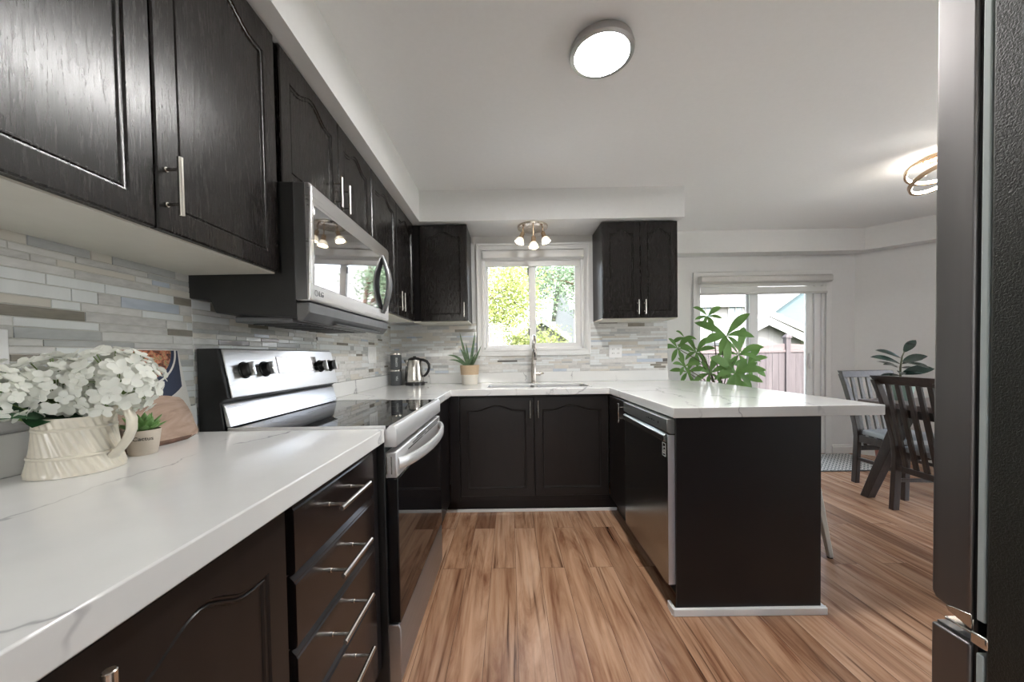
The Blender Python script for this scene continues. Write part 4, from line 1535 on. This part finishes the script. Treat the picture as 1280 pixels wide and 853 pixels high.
# rug
m = mat('rug_weave', (.6, .6, .57), .95)
tc = N(m, 'ShaderNodeTexCoord')
mp = N(m, 'ShaderNodeMapping')
wv = N(m, 'ShaderNodeTexWave', wave_type='BANDS', bands_direction='Y')
wv.inputs['Scale'].default_value = 9
L = m.node_tree.links
sx_ = N(m, 'ShaderNodeSeparateXYZ')
L.new(tc.outputs['Object'], sx_.inputs[0])
pp = N(m, 'ShaderNodeMath', operation='PINGPONG')
L.new(sx_.outputs[0], pp.inputs[0])
pp.inputs[1].default_value = .035
add = N(m, 'ShaderNodeMath', operation='ADD')
L.new(pp.outputs[0], add.inputs[0])
L.new(sx_.outputs[1], add.inputs[1])
cb = N(m, 'ShaderNodeCombineXYZ')
L.new(add.outputs[0], cb.inputs[1])
L.new(cb.outputs[0], wv.inputs[0])
r = ramp(m, wv.outputs[0], [(.45, (.17, .18, .18)), (.55, (.62, .61, .58))])
L.new(r.outputs[0], nodes(m)[2].inputs['Base Color'])
t = thing('rug', 'grey and white chevron rug in front of the patio door', 'rug', (3.05, 3.66, 0))
MB().box(2.35, 3.72, 3.40, 3.96, .0008, .008).build('pile', m, t, .002)
MB().box(2.34, 3.73, 3.385, 3.3995, .0006, .0085).build('border', varied('rug_border', (.06, .06, .06), (.1, .1, .1), 60, .9), t)


def make_chair(label, loc, rz):
    """faces +X; origin between the rear feet"""
    t = thing('dining_chair', label, 'chair', loc, rz, 'slatted dark dining chairs')
    W = .44
    mt = M['walnut']
    prof = [(0, 0), (.010, .20), (.018, .40), (.006, .50), (-.040, .68), (-.085, .82), (-.13, .935)]
    for s in (-1, 1):
        b = MB()
        y = s * (W / 2 - .018)
        b.loft([[(x - .022, y - .017, z), (x + .022, y - .017, z), (x + .022, y + .017, z), (x - .022, y + .017, z)] for x, z in prof])
        b.build('rear_leg', mt, t, .003, local=True)
        b = MB()
        b.loft([[(.39 - e, y - e, z), (.39 + e, y - e, z), (.39 + e, y + e, z), (.39 - e, y + e, z)] for e, z in ((.017, 0), (.022, .41))])
        b.build('front_leg', mt, t, .003, local=True)
        MB().box(.025, .375, y - .010, y + .010, .36, .42).build('side_rail', mt, t, .002, local=True)
        MB().box(.025, .375, y - .009, y + .009, .20, .225).build('stretcher', mt, t, .002, local=True)
    b = MB()
    b.loft([[(-.108, y, .905), (-.086, y, .905), (-.106, y, .965), (-.150, y, .965)] for y in (-W / 2 - .008, W / 2 + .008)])
    b.build('top_rail', mt, t, .003, local=True)
    MB().box(.005, .028, -W / 2 + .035, W / 2 - .035, .285, .325).build('lower_rail', mt, t, .002, local=True)
    MB().box(.375, .40, -W / 2 + .035, W / 2 - .035, .36, .42).build('front_rail', mt, t, .002, local=True)
    for k in range(5):
        y = -.135 + k * .0675
        pr = [(.016, .325), (-.108, .91)]
        b = MB()
        b.loft([[(x - .008, y - .015, z), (x + .008, y - .015, z), (x + .008, y + .015, z), (x - .008, y + .015, z)] for x, z in pr])
        b.build('slat', mt, t, .002, local=True)
    b = MB()
    hw = W / 2 - .038
    b.loft([[(.035 + i, -hw + i, z), (.415 - i, -hw - .03 + i, z), (.415 - i, hw + .03 - i, z), (.035 + i, hw - i, z)] for i, z in ((.004, .4215), (0, .435), (.004, .462), (.03, .474))])
    b.build('seat', M['seatfab'], t, .006, local=True, seg=3)
    return t


def chair_at(rear_left_foot, rz):
    """place so that the rear foot on the chair's own left stands at the given point"""
    o = Vector((0, .202, 0))
    o.rotate(Matrix.Rotation(rz, 3, 'Z'))
    return Vector((rear_left_foot[0], rear_left_foot[1], 0)) - o


ch = make_chair('slatted dark dining chair nearest the camera, partly behind the refrigerator', chair_at((2.735, 2.56), R(-4)), R(-4))
dup(ch, chair_at((3.389, 3.108), R(-90)), R(-90), 'slatted dark dining chair farther back, nearest the patio door')

# table
TX, TY = 3.2, 2.07
t = thing('dining_table', 'dark wooden dining table with splayed legs between the chairs', 'table', (TX, TY, 0))
M['tabletop'] = varied('grey_walnut_top', (.11, .085, .075), (.19, .15, .13), 8, .35, (1, 8, 8))
MB().box(2.745, 3.66, 1.30, 2.845, .725, .763).build('top', M['tabletop'], t, .004)
b = MB()
for x0, x1, y0, y1 in ((2.84, 3.56, 1.45, 1.48), (2.84, 3.56, 2.66, 2.69), (2.84, 2.87, 1.48, 2.66), (3.53, 3.56, 1.48, 2.66)):
    b.box(x0, x1, y0, y1, .655, .724)
b.build('apron', M['walnut'], t)
for xf, xt in ((2.785, 2.86), (3.62, 3.54)):
    for yf, yt in ((2.80, 2.585), (1.345, 1.56)):
        b = MB()
        b.loft([[(x + a, y + c_, z) for a, c_ in ((-e, -e), (e, -e), (e, e), (-e, e))] for z, x, y, e in ((0, xf, yf, .030), (.7245, xt, yt, .040))])
        b.build('leg', M['walnut'], t, .003)

# rubber plant on the table
t = thing('rubber_plant', 'dark-leaved rubber plant in a pale green pot on the dining table', 'plant', (2.951, 2.722, 0.7635))
c = (2.951, 2.722, 0.7635)
MB().lathe([(.001, .0005), (.055, .0005), (.060, .01), (.078, .13), (.078, .14), (.070, .14), (.066, .12), (.001, .12)], c, 32).build('pot', varied('pot_green', (.22, .32, .28), (.28, .38, .33), 20, .4), t)
MB().lathe([(.001, .1205), (.066, .121), (.001, .126)], c, 20).build('soil', bpy.data.materials['soil'], t)
b = MB()
b.tube([(2.951, 2.722, 0.8919), (2.949, 2.722, 1.0065), (2.961, 2.722, 1.0925), (2.978, 2.722, 1.1307)], [.007, .006, .005, .003], 8)
b.build('stem', varied('rubber_stem', (.05, .06, .03), (.1, .1, .05), 30, .6), t)
M['rubber'] = varied('rubber_leaf', (.008, .022, .017), (.018, .045, .033), 10, .25, coat=.3)
for base, tip, w_, n_ in (((2.972, 2.722, 1.1211), (3.064, 2.722, 1.2147), .055, (-.4, -.8, .5)), ((2.956, 2.722, 1.0781), (2.777, 2.741, 1.1431), .05, (0, -.75, .7)), ((2.951, 2.722, 1.0352), (2.703, 2.703, 1.0925), .055, (0, -.75, .7)),
                         ((2.951, 2.722, 1.0065), (2.769, 2.674, 1.0352), .045, (0, -.5, .8)), ((2.961, 2.722, 1.0543), (3.099, 2.674, 1.0925), .06, (-.1, -.8, .6)), ((2.961, 2.712, 1.0447), (2.999, 2.579, 1.0065), .085, (0, -.4, .9)),
                         ((2.961, 2.722, 1.0352), (3.151, 2.750, 1.0686), .05, (0, -.5, .8)), ((2.951, 2.722, 0.9683), (3.070, 2.674, 0.9635), .05, (0, -.4, .9)), ((2.951, 2.722, 0.9779), (2.865, 2.636, 0.9588), .05, (0, -.5, .9)),
                         ((2.961, 2.731, 1.0065), (3.171, 2.731, 0.9635), .05, (0, -.5, .9)), ((2.961, 2.731, 0.9588), (3.151, 2.674, 0.9970), .07, (-.3, -.8, .3)), ((2.951, 2.741, 1.0065), (2.913, 2.865, 1.0543), .06, (0, -.3, .9)), ((2.951, 2.722, 0.9492), (2.817, 2.750, 0.9397), .05, (0, -.5, .9))):
    b = MB()
    leaf(b, base, tip, w_, Vector(n_), .06, .18, 9, .5)
    b.build('leaf', M['rubber'], t, smooth=60, fixn=False)

# terracotta pot on the floor by the angled wall
t = thing('plant_pot', 'small pinkish terracotta pot on the floor behind the dining chairs', 'pot', (3.83, 3.64, 0))
b = MB()
b.lathe([(.001, .0005), (.085, .0005), (.10, .13), (.108, .13), (.108, .165), (.098, .165), (.09, .12), (.001, .12)], (3.83, 3.64, 0), 32)
b.build('pot', varied('terracotta', (.36, .14, .11), (.42, .18, .14), 12, .7), t)

# money tree behind the peninsula
MX, MY = 2.0, 3.42
t = thing('money_tree', 'tall leafy money tree in front of the patio door behind the worktop', 'plant', (MX, MY, 0))
MB().lathe([(.001, .001), (.13, .001), (.15, .26), (.158, .27), (.158, .30), (.14, .30), (.135, .27), (.001, .265)], (MX, MY, 0), 32).build('pot', M['white'], t)
MB().lathe([(.001, .2655), (.135, .267), (.001, .275)], (MX, MY, 0), 20).build('soil', bpy.data.materials['soil'], t)
M['mstem'] = varied('green_brown_stem', (.05, .06, .02), (.12, .10, .05), 30, .6)
M['mleaf'] = leafmat('money_tree_leaf', (.07, .18, .04), (.18, .33, .09))
for k, (dx, dy, z1) in enumerate(((-.02, .0, .84), (.02, .015, .80), (0, -.02, .88))):
    MB().tube([(MX + dx * .8, MY + dy, .26), (MX + dx * 2, MY + dy * 2, .5), (MX - dx * 1.5, MY + dy, z1)], [.016, .014, .011], 10).build('trunk', M['mstem'], t)
rnd = random.Random(21)
clusters = [  # x, z, dy, leaflets, length, start height on the trunk, fan centre (deg), fan width (deg)
    (1.885, 1.49, .0, 7, .20, .75, -90, 230), (1.585, 1.19, -.03, 6, .19, .75, -100, 260), (1.80, 1.15, .05, 7, .22, .70, -95, 300), (2.03, 1.30, -.05, 7, .33, .78, -80, 250),
    (2.19, 1.12, .02, 7, .30, .70, -75, 300), (2.08, .95, -.10, 7, .32, .66, -80, 260), (2.30, 1.02, .06, 6, .25, .66, -60, 240), (1.87, .95, -.06, 7, .22, .60, -90, 300),
    (1.70, .96, .02, 6, .20, .62, -90, 300), (1.70, 1.30, .08, 5, .15, .70, -110, 200), (1.62, 1.02, -.08, 5, .16, .60, -120, 260), (2.16, .90, .0, 6, .26, .60, -90, 280)]
for (cx, cz, dy, n_, L_, start, fc, fw) in clusters:
    c = Vector((cx, MY + dy, cz))
    b = MB()
    b.tube([(MX, MY, start), (MX + (cx - MX) * .45, MY + dy * .5, start + (cz - start) * .7), tuple(c)], [.006, .0045, .003], 7)
    b.build('stem', M['mstem'], t)
    b = MB()
    for k in range(n_):
        a = R(fc - fw / 2 + fw * k / (n_ - 1) + rnd.uniform(-9, 9))
        fwd = rnd.uniform(-.55, .25)
        d = Vector((math.cos(a), fwd, math.sin(a))).normalized()
        ll = L_ * rnd.uniform(.60, .95)
        leaf(b, c, c + d * ll, ll * rnd.uniform(.25, .33), Vector((rnd.uniform(-.3, .3), -1, .55 + rnd.uniform(-.2, .3))).normalized(), rnd.uniform(.06, .16), .2, 9, .58)
    b.build('leaf_cluster', M['mleaf'], t, smooth=60, fixn=False)

# metal stool tucked under the breakfast overhang
t = thing('bar_stool', 'cream metal stool tucked under the peninsula overhang, one leg showing', 'stool', (1.56, 2.165, 0))
M['cream'] = mat('cream_enamel', (.66, .64, .58), .35)
c = (1.56, 2.165)
b = MB()
b.loft([[(c[0] + x * e, c[1] + y * e, z) for x, y in rrect(-.15, .15, -.15, .15, .03)] for e, z in ((.98, .605), (1.02, .612), (1.02, .632), (.96, .640))])
b.build('seat', M['cream'], t)
for sx_ in (-1, 1):
    for sy_ in (-1, 1):
        b = MB()
        rings = []
        for u, e, w_ in ((0, .195, .011), (.05, .192, .012), (1, .125, .022)):
            x, y, z = c[0] + sx_ * e, c[1] + sy_ * e, .004 + u * .60
            rings.append([(x + a * w_, y + d * w_, z) for a, d in ((-1, -1), (1, -1), (1, 1), (-1, 1))])
        b.loft(rings)
        lg = b.build('leg', M['cream'], t, .003)
        MB().lathe([(.001, .0005), (.014, .0005), (.013, .006), (.001, .006)], (c[0] + sx_ * .195, c[1] + sy_ * .195, 0), 12).build('foot_cap', M['black'], lg)
b = MB()
for k in range(4):
    e = .168
    P = ((-e, -e), (e, -e), (e, e), (-e, e))
    b.cyl((c[0] + P[k][0], c[1] + P[k][1], .23), (c[0] + P[(k + 1) % 4][0], c[1] + P[(k + 1) % 4][1], .23), .007, seg=10)
b.build('footrest', M['cream'], t)

# ================================================================== outside
GZ = -.55
m = varied('lawn', (.06, .085, .025), (.09, .115, .04), 3, .9)
struct(MB().box(-40, 60, -40, 70, GZ - .1, GZ).build('ground', m, smooth=0), 'lawn behind the house')
m2 = varied('patio_stone', (.5, .48, .44), (.6, .58, .54), 3, .85)
struct(MB().box(-1.5, 6, 4.16, 6.4, GZ + .001, GZ + .45).build('path', m2, smooth=0), 'pale stone landing outside the patio door')
struct(MB().box(-9, -1.3, -9, 3, GZ + .001, GZ + .03).box(5.0, 12, -9, 5, GZ + .001, GZ + .03).box(-1.3, 5.0, -9, -2.9, GZ + .001, GZ + .03).build('bounce_paving', m2, smooth=0), 'unseen pale paving added around the house to bounce light indoors')  # added out of view, kept pale to throw daylight up to the ceilings
# fence
M['cedar'] = varied('weathered_cedar', (.040, .032, .034), (.064, .052, .054), 3, .8, (6, 6, .5))
M['cedar2'] = varied('cedar_rail', (.082, .060, .060), (.10, .078, .075), 3, .8, (.5, 6, 6))
t = thing('fence', 'weathered wooden board fence beyond the patio door', 'fence', (6.1, 8.0, GZ))
FYY = 8.0
for k, x0 in enumerate((2.0, 4.08, 6.16, 8.24)):
    px = x0
    b = MB().box(px - .05, px + .05, FYY - .05, FYY + .05, GZ, 1.44)
    b.loft([[(px + a * e, FYY + c_ * e, z) for a, c_ in ((-1, -1), (1, -1), (1, 1), (-1, 1))] for e, z in ((.068, 1.44), (.068, 1.47), (.02, 1.535))])
    b.build('post', M['cedar'], t)
    if k == 3:
        break
    b = MB()
    n_ = 14
    bw = (2.08 - .10) / n_
    for i in range(n_):
        xa = px + .05 + i * bw
        b.box(xa + .003, xa + bw - .003, FYY - .012, FYY + .010, GZ + .05, 1.13)
    b.build('board_panel', M['cedar'], t)
    b = MB().box(px + .05, px + 2.03, FYY - .035, FYY + .02, 1.13, 1.185)
    b.loft([[(px + .05 + u * 1.98, FYY + d, (1.26 if e == 0 else 1.19) + (.10 * math.sin(PI * u) if e == 0 and False else .06 * (abs(u - .5) * 2) ** 1.5 if e == 0 else 0)) for d, e in ((-.012, 1), (.012, 1), (.012, 0), (-.012, 0))] for u in [j / 12 for j in range(13)]])
    b.build('top_panel', M['cedar2'], t)


def house(name, label, cat, x0, x1, y0, y1, ze, zr, wallm, roofm, trimm, wins=(), over=.3, gable=True, ridge_y=False):
    t = thing(name, label, cat, ((x0 + x1) / 2, (y0 + y1) / 2, GZ))
    xm = (x0 + x1) / 2
    b = MB()
    if gable:
        b.prism([(x0, y0, GZ), (x1, y0, GZ), (x1, y0, ze), (xm, y0, zr), (x0, y0, ze)], (0, y1 - y0, 0))
    else:
        ym = (y0 + y1) / 2
        b.prism([(x0, y0, GZ), (x0, y1, GZ), (x0, y1, ze), (x0, ym, zr), (x0, y0, ze)], (x1 - x0, 0, 0))
    b.build('wall', wallm, t, smooth=0)
    b = MB()
    T_ = .10
    if gable:
        sl = (zr - ze) / (xm - x0)
        for s, xe in ((-1, x0), (1, x1)):
            xo = xe + s * over
            zo = ze - sl * over
            b.prism([(xm, y0 - over, zr + .01), (xo, y0 - over, zo + .01), (xo, y0 - over, zo + T_), (xm, y0 - over, zr + T_)], (0, y1 - y0 + 2 * over, 0))
        b.build('roof', roofm, t, smooth=0)
        b = MB()
        for s, xe in ((-1, x0), (1, x1)):
            xo = xe + s * over
            zo = ze - sl * over
            b.prism([(xm, y0 - over - .03, zr - .10), (xo, y0 - over - .03, zo - .10), (xo, y0 - over - .03, zo + T_ + .02), (xm, y0 - over - .03, zr + T_ + .02)], (0, .028, 0))
        b.build('fascia', trimm, t, smooth=0)
    else:
        sl = (zr - ze) / (ym - y0)
        for s, ye in ((-1, y0), (1, y1)):
            yo = ye + s * over
            zo = ze - sl * over
            b.prism([(x0 - over, ym, zr + .01), (x0 - over, yo, zo + .01), (x0 - over, yo, zo + T_), (x0 - over, ym, zr + T_)], (x1 - x0 + 2 * over, 0, 0))
        b.build('roof', roofm, t, smooth=0)
        MB().box(x0 - over, x1 + over, y0 - over - .03, y0 - over - .002, ze - sl * over - .12, ze - sl * over + .10).build('fascia', trimm, t, smooth=0)
    for (wx0, wx1, wz0, wz1) in wins:
        b = MB()
        for xa, xb, za, zb in ((wx0 - .07, wx1 + .07, wz0 - .07, wz0), (wx0 - .07, wx1 + .07, wz1, wz1 + .07), (wx0 - .07, wx0, wz0, wz1), (wx1, wx1 + .07, wz0, wz1), ((wx0 + wx1) / 2 - .03, (wx0 + wx1) / 2 + .03, wz0, wz1)):
            b.box(xa, xb, y0 - .05, y0 - .001, za, zb)
        f = b.build('window', M['exttrim'], t)
        MB().box(wx0, wx1, y0 - .025, y0 - .002, wz0, wz1).build('pane', mat('far_glass', (.10, .14, .16), .1), f)
    return t


brick = mat('grey_brick', (.42, .36, .34), .85)
n = N(brick, 'ShaderNodeTexBrick')
n.inputs['Scale'].default_value = 1
n.inputs['Brick Width'].default_value = .45
n.inputs['Row Height'].default_value = .14
n.inputs['Mortar Size'].default_value = .012
n.inputs['Color1'].default_value = (.19, .165, .16, 1)
n.inputs['Color2'].default_value = (.26, .235, .23, 1)
n.inputs['Mortar'].default_value = (.30, .29, .28, 1)
tc = N(brick, 'ShaderNodeTexCoord')
mp = N(brick, 'ShaderNodeMapping')
mp.inputs['Rotation'].default_value = (R(90), 0, 0)
brick.node_tree.links.new(tc.outputs['Object'], mp.inputs[0])
brick.node_tree.links.new(mp.outputs[0], n.inputs['Vector'])
brick.node_tree.links.new(n.outputs[0], nodes(brick)[2].inputs['Base Color'])
shing = varied('grey_shingles', (.16, .155, .15), (.23, .22, .21), 5, .9, (1, 5, 5))
siding = varied('pale_blue_siding', (.062, .098, .112), (.072, .110, .125), 2, .7, (.2, .2, 12))
cream_w = varied('cream_siding', (.125, .122, .116), (.15, .146, .138), 2, .7, (.2, .2, 12))
M['exttrim'] = mat('exterior_white', (.30, .30, .295), .6)
house('garage', 'brick garage with a low white-edged gable just beyond the fence', 'garage', 6.4, 11.8, 13.0, 18.0, 1.25, 2.50, brick, shing, M['exttrim'], over=.35)
house('garage', 'smaller garage with a pale roof between the fence and the brick gable', 'garage', 6.2, 8.4, 10.4, 12.2, 1.46, 2.0, cream_w, shing, M['exttrim'], over=.25)
house('neighbour_house', 'long cream neighbouring house with grey shingle roof behind the garages', 'house', 3.6, 13.2, 20.0, 28.0, 3.95, 6.6, cream_w, shing, M['exttrim'], wins=((4.6, 5.9, 1.6, 3.2), (7.4, 8.6, 1.6, 3.2), (9.6, 10.2, 3.0, 3.75), (10.6, 11.2, 3.0, 3.75), (12.2, 12.9, 2.6, 3.7)), gable=False)
house('neighbour_house', 'pale blue neighbouring house with a white-edged gable at the right', 'house', 14.9, 23.0, 20.5, 28.0, 3.55, 6.4, siding, shing, M['exttrim'], over=.4)
house('garden_shed', 'small garden shed roof low in the kitchen window', 'shed', .38, 1.80, 12.3, 13.9, 1.84, 2.34, cream_w, shing, M['exttrim'], over=.28)
t = thing('garden_wall', 'low pale garden wall behind the tree outside the kitchen window', 'wall', (-1.0, 14.5, GZ))
MB().box(-8, 3.0, 14.4, 14.6, GZ, 1.40).build('wall', varied('pale_render', (.26, .255, .245), (.30, .295, .28), 4, .8), t)
MB().box(-8.05, 3.05, 14.35, 14.65, 1.40, 1.47).build('coping', m2, t)


def tree(label, base, crown, rad, n_, mtl, seed, size, top=None):
    rnd = random.Random(seed)
    base = Vector(base)
    crown = Vector(crown)
    t = thing('tree', label, 'tree', base, group='garden trees outside the kitchen window')
    b = MB()
    top = Vector(top or crown)
    b.tube([base, base.lerp(top, .4) + Vector((.08, .05, 0)), top], [.13, .09, .04], 10)
    b.build('trunk', bpy.data.materials['bark'], t)
    tips = []
    b = MB()
    for k in range(16):
        a = rnd.uniform(0, 6.28)
        e = rnd.uniform(-.5, 1.0)
        d = Vector((math.cos(a) * rad[0], math.sin(a) * rad[1], e * rad[2] * .8)) * rnd.uniform(.5, .8)
        s = base.lerp(top, rnd.uniform(.6, .98))
        b.tube([s, s.lerp(crown + d, .5) + ZV * .1, crown + d], [.02, .012, .006], 6)
        tips.append(crown + d)
    b.build('branch', bpy.data.materials['bark'], t)
    b = MB()
    nt_ = len(tips)
    for i in range(n_):
        c = tips[i % nt_] + Vector((rnd.gauss(0, .36) * rad[0] * .7, rnd.gauss(0, .36) * rad[1] * .7, rnd.gauss(0, .36) * rad[2] * .7))
        d = Vector((rnd.gauss(0, 1), rnd.gauss(0, 1), rnd.gauss(0, .7))).normalized()
        s = d.cross(Vector((rnd.gauss(0, 1), rnd.gauss(0, 1), rnd.gauss(0, 1)))).normalized()
        L_ = size * rnd.uniform(.7, 1.3)
        b.poly([c, c + d * L_ * .5 + s * L_ * .28, c + d * L_, c + d * L_ * .5 - s * L_ * .28])
    b.build('foliage', mtl, t, smooth=0, fixn=False)


lm1 = leafmat('yellow_green_leaves', (.18, .235, .055), (.34, .37, .13))
lm2 = leafmat('blue_green_leaves', (.13, .22, .115), (.27, .34, .24))
tree('yellow-green tree filling the left of the kitchen window', (-1.4, 7.6, GZ), (-.55, 7.8, 2.25), (1.15, .8, 1.2), 9000, lm1, 4, .075, (-1.2, 7.7, 2.6))
tree('bluish-green tree behind, filling the right of the kitchen window', (3.2, 10.4, GZ), (1.6, 10.4, 3.15), (1.42, .8, 1.5), 10000, lm2, 8, .09, (2.8, 10.4, 3.7))
tree('low pale shrub hiding the shed in the kitchen window', (.6, 9.1, GZ), (.62, 9.1, 1.36), (.75, .35, .5), 3000, lm1, 23, .06)
tree('tall far tree topping the left of the kitchen window', (-1.8, 13.3, GZ), (-.9, 13.1, 5.0), (1.6, 1.0, 1.5), 5000, lm2, 15, .12)
